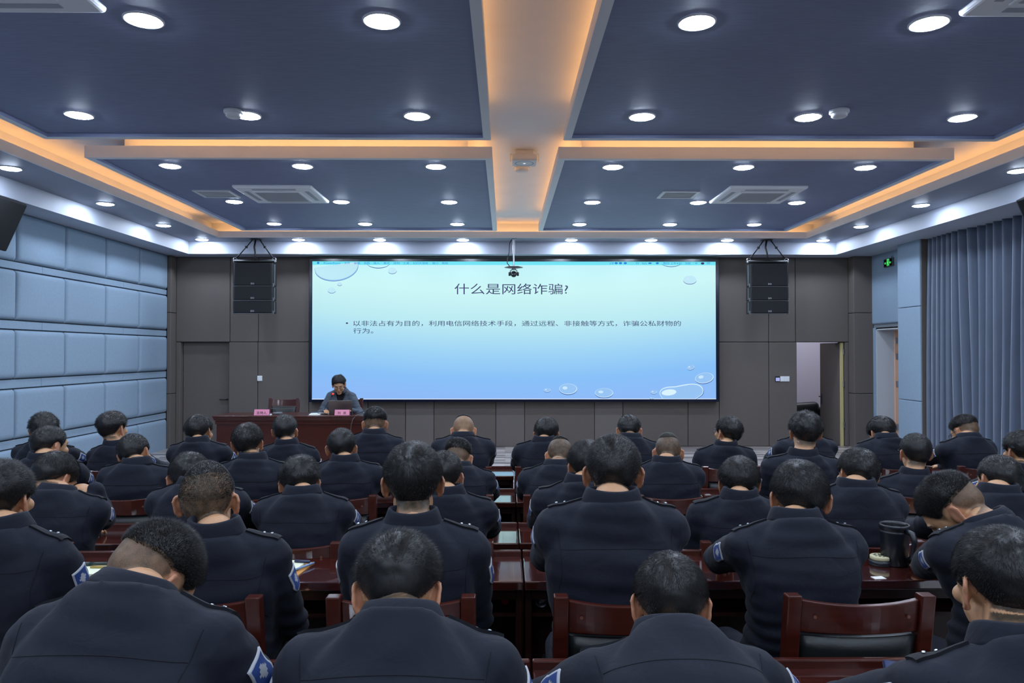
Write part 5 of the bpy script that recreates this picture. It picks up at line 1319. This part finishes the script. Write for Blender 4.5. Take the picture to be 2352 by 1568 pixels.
# hanging speaker stacks either side of the screen
def line_array(px0, px1, label):
    Yf = 12.08; x0, x1 = X(px0, Yf), X(px1, Yf); xc = (x0 + x1)/2; D = .24
    zs = [Z(q, Yf) for q in (603, 657, 690, 720)]
    t = empty('speaker_stack', (xc, Yf, zs[-1]), label, 'speakers', 'black speaker stacks hanging beside the screen')
    for k in range(3):
        b = MB(); b.rbox((x0, Yf + .012, zs[k+1] + .006), (x1, Yf + D, zs[k] - .004), .008); c = b.build('cabinet', M_black, t)
        b = MB(); b.rbox((x0 + .03, Yf, zs[k+1] + .016), (x1 - .02, Yf + .016, zs[k] - .010), .006); b.build('grille', M_blackcloth, c)
        text('badge', 'DO', mat('badge_silver', (190, 194, 198), .4), .038, (xc - .03, Yf - .001, zs[k+1] + .028), (math.pi/2, 0, 0), c)
        b = MB()
        for s, xx in ((-1, x0), (1, x1)):
            b.rbox((xx - .014, Yf + .03, zs[k+1] - .01), (xx + .014, Yf + .06, zs[k+1] + .05), .003); b.rbox((xx - .010, Yf + .10, zs[k+1] + .02), (xx + .010, Yf + .14, zs[k] - .02), .003)
        b.build('side_bracket', mat('bracket_steel', (120, 124, 128), .4, metal=.8), c)
        b = MB(); b.rbox((x0, Yf + .004, zs[k+1] - .003), (x1, Yf + .012, zs[k+1] + .006), .002); b.build('seam_strip', mat('seam_steel', (92, 96, 100), .4, metal=.5), c)
    zt_ = zs[0]
    b = MB(); b.smooth = True; b.tube([(x0 - .01, Yf + .1, zt_ + .035), (x1 + .01, Yf + .1, zt_ + .035)], .028, 12); b.tube([(x0 - .01, Yf + .2, zt_ + .035), (x1 + .01, Yf + .2, zt_ + .035)], .022, 12); b.build('flying_bar', M_black, t)
    b = MB(); b.smooth = True
    for xx in (x0, x1):
        for yy in (.1,): b.tube([(xx + .03*math.cos(a), Yf + yy, zt_ + .06 + .03*math.sin(a)) for a in np.linspace(0, 6.28, 13)], .008, 8, False); b.rbox((xx - .03, Yf + yy - .02, zt_ + .01), (xx + .03, Yf + yy + .02, zt_ + .05), .008)
    b.build('shackle', M_metal, t)
    top = Vector((xc, Yf + .14, Z1 - .01))
    for xx in (x0 + .02, x1 - .02):
        b = MB(); b.smooth = True; e = Vector((xx, Yf + .1, zt_ + .07)); s_ = top + Vector((.07 if xx > xc else -.05, 0, 0)); m = s_*.62 + e*.38
        b.tube([s_, m], .010, 8); b.tube([m, e], .007, 8); b.tube([m, e + Vector((.02 if xx > xc else -.02, 0, 0))], .006, 8); b.rbox(m - Vector((.018, .018, .018)), m + Vector((.018, .018, .018)), .006)
        b.build('strap', M_black, t)
    b = MB(); b.smooth = True; b.tube([top, top + Vector((-.02, 0, -.12)), top + Vector((0, -.02, -.22)), Vector((xc + .01, Yf + .1, zt_ + .05))], .016, 8); b.build('cable', M_black, t)
    b = MB(); b.smooth = True; b.lathe([(.10, .0), (.10, -.012)], (xc, Yf + .14, Z1), 24); b.build('ceiling_plate', M_black, t)
line_array(536, 626, 'stack of three black speakers hanging left of the screen')
line_array(1727, 1815, 'stack of three black speakers hanging right of the screen')
# tilted speakers on the side walls, at the edges of the photo
def side_speaker(sgn, Yc, xw, label):
    t = empty('wall_speaker', (xw, Yc, 3.1), label, 'speaker', 'tilted black wall speakers at the photo edges')
    # box in local frame: front faces the room, tilted down
    h, wd, dp = .56, .38, .32
    rot = Matrix.Rotation(sgn*math.radians(-24), 3, 'Y') @ Matrix.Rotation(sgn*math.radians(12), 3, 'Z')
    c = Vector((xw, Yc, 3.25))
    def place(b, name, m): b.v = [tuple(rot @ Vector(v) + c) for v in b.v]; return b.build(name, m, t)
    b = MB(); b.rbox((-dp/2, -wd/2, -h/2), (dp/2, wd/2, h/2), .012); place(b, 'cabinet', M_black)
    b = MB(); b.rbox((-dp/2 - .0 if sgn > 0 else dp/2 - .004, -wd/2 + .015, -h/2 + .015), (-dp/2 + .004 if sgn > 0 else dp/2 + .012, wd/2 - .015, h/2 - .015), .004); place(b, 'grille', M_blackcloth)
    b = MB(); b.rbox((-dp/2 + .04, -wd/2 - .006, -h/2 + .05), (-dp/2 + .05, -wd/2, h/2 - .05), .002); b.rbox((-.012, -.05, h/2 - .01), (.012, .05, h/2 + .02), .004); place(b, 'trim_strip', mat('speaker_trim', (70, 74, 78), .4))
    b = MB(); b.smooth = True; b.tube([c + Vector((sgn*.1, 0, -.02)), Vector((xw + sgn*.36, Yc, 3.1)), Vector((xw + sgn*.52 if sgn > 0 else LX + .03, Yc, 3.1))], .02, 10); b.build('wall_bracket', M_black, t)
side_speaker(-1, 7.95, -5.50, 'tilted black wall speaker under the ceiling edge, cut by the left photo edge')
side_speaker(1, 7.62, 5.70, 'tilted black wall speaker before the curtain, cut by the right photo edge')
# black armchair in the room beyond the doorway
t = empty('armchair', (5.75, 14.2, ST), 'black padded armchair seen through the open doorway', 'armchair')
b = MB(); b.smooth = True; b.rbox((5.38, 14.30, ST + .36), (6.12, 14.52, ST + .66), .09, 5, rot=Matrix.Rotation(math.radians(-4), 3, 'Y')); b.build('backrest', M_leather, t)
b = MB(); b.smooth = True; b.rbox((5.42, 13.75, ST + .22), (6.08, 14.40, ST + .42), .06, 4); b.build('seat', M_leather, t)
for x0 in (5.30, 6.04):
    b = MB(); b.smooth = True; b.rbox((x0, 13.75, ST), (x0 + .14, 14.45, ST + .58), .05, 4); b.build('armrest', M_leather, t)

# ------------------------------------------------------------------ on and under the desks
Z4 = PLAT + .760; Z3 = .760
# wire bound notebook with pen, far left of the fourth row
nx, ny = X(205, 3.24), 3.20
t = empty('notebook', (nx, ny, Z4), 'open wire bound notebook with cream pages, left end of the fourth row desk', 'notebook')
b = MB(); b.rbox((nx - .115, ny - .085, Z4), (nx + .13, ny + .10, Z4 + .004), .001); b.build('cover', mat('ochre_board', (176, 148, 70), .6), t)
b = MB(); b.rbox((nx - .11, ny - .075, Z4 + .004), (nx + .125, ny + .095, Z4 + .014), .002); b.build('pages', M_cream, t)
b = MB(); b.smooth = True
for k in range(7): b.tube([(nx - .10 + .006*math.cos(a) , ny + .035 + .008*k, Z4 + .014 + .007*math.sin(a)) for a in np.linspace(0, 6.28, 9)], .0012, 5, False)
b.build('wire_binding', M_black, t)
b = MB(); b.smooth = True; p0, p1 = Vector((nx - .055, ny + .038, Z4 + .022)), Vector((nx + .09, ny + .050, Z4 + .022)); b.tube([p0, p0.lerp(p1, .5)], .0085, 12); b.tube([p0.lerp(p1, .5), p1], .007, 12); tag(b.build('pen', mat('dark_green_pen', (36, 56, 52), .3)), 'thick dark green pen lying on the wire bound notebook', 'pen')
b = MB(); b.rbox((nx + .04, ny + .004, Z4 + .014), (nx + .11, ny + .026, Z4 + .022), .002); tag(b.build('paper_clip', mat('brass_clip', (168, 146, 80), .3, metal=.8)), 'flat brass clip lying on the wire bound notebook', 'clip')
# note pad on a clipboard
cx_, cy_ = X(655, 3.25), 3.23
t = empty('clipboard', (cx_, cy_, Z4), 'tan clipboard holding a pad of cream paper on the fourth row desk, left', 'clipboard')
rz_ = -.10; Rz_ = Matrix.Rotation(rz_, 3, 'Z')
def pl(b, name, m, par): b.v = [tuple(Rz_ @ Vector(v) + Vector((cx_, cy_, Z4))) for v in b.v]; return b.build(name, m, par)
b = MB(); b.rbox((-.12, -.10, 0), (.105, .11, .004), .001); pl(b, 'board', mat('tan_board', (190, 132, 62), .5), t)
b = MB(); b.rbox((-.115, -.09, .004), (.075, .105, .012), .001); pl(b, 'paper_pad', M_cream, t)
b = MB(); b.smooth = True; b.tube([(.03, .07, .018), (.065, .066, .018), (.10, .062, .018)], .007, 10); o = pl(b, 'marker', mat('navy_marker', (34, 44, 74), .35), None); tag(o, 'short navy marker lying across the clipboard', 'pen')
b = MB(); b.smooth = True; b.tube([(.075, -.035, .012), (.10, .03, .012), (.115, .07, .012)], .0048, 10); o = pl(b, 'pen', mat('steel_blue_pen', (120, 150, 186), .3), None); tag(o, 'slim blue and silver pen along the clipboard edge', 'pen')
# black thermos mug with a handle, its lid beside it
mx_, my_ = X(2050, 3.30), 3.28
t = empty('thermos_mug', (mx_, my_, Z4), 'big black thermos mug with a handle on the fourth row desk', 'mug')
M_mug = mat('black_gloss_mug', (14, 18, 26), .38, coat=.15)
b = MB(); b.smooth = True; b.lathe([(.0, .0), (.050, .0), (.056, .006), (.058, .10), (.0615, .145), (.0615, .150), (.0595, .152), (.060, .160), (.0635, .163), (.0635, .176), (.061, .180), (.055, .179), (.053, .170), (.050, .05), (.0, .045)], (mx_, my_, Z4), 36, caps=False); b.build('body', M_mug, t)
b = MB(); b.smooth = True; b.tube([(mx_ + .025, my_ - .055, Z4 + .158), (mx_ + .032, my_ - .085, Z4 + .155), (mx_ + .036, my_ - .098, Z4 + .125), (mx_ + .034, my_ - .092, Z4 + .06), (mx_ + .026, my_ - .054, Z4 + .03)], [.012, .013, .013, .012, .010], 12); b.build('handle', M_mug, t)
b = MB(); b.smooth = True; b.lathe([(.0590, .0), (.0600, .0015), (.0590, .003)], (mx_, my_, Z4 + .147), 36, caps=False); b.build('rim_ring', mat('mug_ring', (120, 130, 142), .25, metal=.8), t)
lx_, ly_ = X(2012, 3.32), 3.28
t = empty('round_tin', (lx_, ly_, Z4), 'low round tin with a cream patterned lid left of the thermos mug', 'tin')
b = MB(); b.smooth = True; b.lathe([(.046, 0), (.048, .002), (.048, .022), (.040, .024)], (lx_, ly_, Z4), 32); b.build('base', M_mug, t)
b = MB(); b.smooth = True; b.lathe([(.041, .024), (.043, .026), (.043, .038), (.040, .041), (.0, .041)], (lx_, ly_, Z4), 32, caps=False); b.build('lid', mat('cream_lid', (206, 200, 160), .5), t)
b = MB()
for k in range(9):
    a = 2*math.pi*k/9; b.lathe([(.0055, .0), (.0055, .0008)], (lx_ + .024*math.cos(a), ly_ + .024*math.sin(a), Z4 + .0408), 8)
b.lathe([(.010, .0), (.010, .0008)], (lx_, ly_, Z4 + .0408), 10); b.build('lid_pattern', mat('lid_ink', (60, 60, 52), .6), t)
flat_paper('paper_sheet', X(2104, 3.36), 3.36, Z4, .09, .06, .2, 'white paper corner right of the thermos mug', M_paper, .002)
flat_paper('paper_sheet', X(2168, 3.13), 3.13, Z4, .05, .05, .6, 'cream paper corner under the arms of the bent over person', M_cream, .002)
flat_paper('paper_sheet', X(2018, 3.085), 3.085, Z4, .05, .035, .1, 'white paper corner on the near edge left of the thermos mug', M_paper, .002)
# envelope and papers on the third row desk behind
flat_paper('envelope', X(2128, 4.36), 4.36, Z3, .26, .16, -.5, 'tan envelope on the third row desk, right of the person by the mug', mat('tan_envelope', (206, 168, 110), .7), .003, 'envelope')
flat_paper('paper_sheet', X(2146, 4.42), 4.42, Z3 + .003, .2, .14, -.1, 'white paper lying on the tan envelope, third row desk', M_paper, .002)
# blue folder at the bottom right
fx_, fy_ = X(2088, 2.08), 2.07
t = empty('folder', (fx_, fy_, Z4), 'dark blue zip folder on the hindmost desk by the bottom right corner', 'folder')
Rf = Matrix.Rotation(math.radians(-22), 3, 'Z') @ Matrix.Rotation(math.radians(7), 3, 'X')
b = MB(); b.rbox((-.065, -.075, 0), (.065, .085, .022), .007, 3); b.v = [tuple(Rf @ Vector(v) + Vector((fx_, fy_, Z4 + .012))) for v in b.v]; b.build('cover', mat('blue_folder', (34, 48, 84), .45), t)
b = MB(); b.rbox((-.066, -.076, .009), (.066, .086, .013), .002); b.v = [tuple(Rf @ Vector(v) + Vector((fx_, fy_, Z4 + .012))) for v in b.v]; b.build('zip', mat('zip_steel', (110, 124, 150), .35, metal=.6), t)
# bottle and steel cup lying on the under shelf at the middle seam
RXs = Matrix.Rotation(math.pi/2, 3, 'X'); zsh = PLAT + .600
bx_ = X(1160, 3.2)
t = empty('water_bottle', (bx_, 3.2, zsh), 'bottle with a red cap lying on the desk shelf left of the middle seam', 'bottle')
b = MB(); b.smooth = True; b.lathe([(.0, -.20), (.03, -.20), (.033, -.19), (.033, -.05), (.016, -.02), (.014, .0)], (bx_, 3.2, zsh + .034), 24, RXs, caps=False); b.build('body', mat('clear_bottle', (90, 96, 104), .1, trans=.5), t)
b = MB(); b.smooth = True; b.lathe([(.016, -.006), (.0165, .014), (.0, .015)], (bx_, 3.2, zsh + .034), 20, RXs, caps=False); b.build('cap', mat('red_cap', (172, 30, 62), .4), t)
ux_ = X(1243, 3.2)
t = empty('steel_cup', (ux_, 3.2, zsh), 'round steel cup lying on the desk shelf right of the middle seam', 'cup')
b = MB(); b.smooth = True; b.lathe([(.028, -.16), (.030, -.005), (.029, .0)], (ux_, 3.2, zsh + .031), 32, RXs); b.build('body', M_metal, t)
b = MB(); b.smooth = True; b.lathe([(.0275, .0), (.0295, .003), (.0275, .004)], (ux_, 3.2, zsh + .031), 32, RXs, caps=False); b.build('rim', M_metal, t)
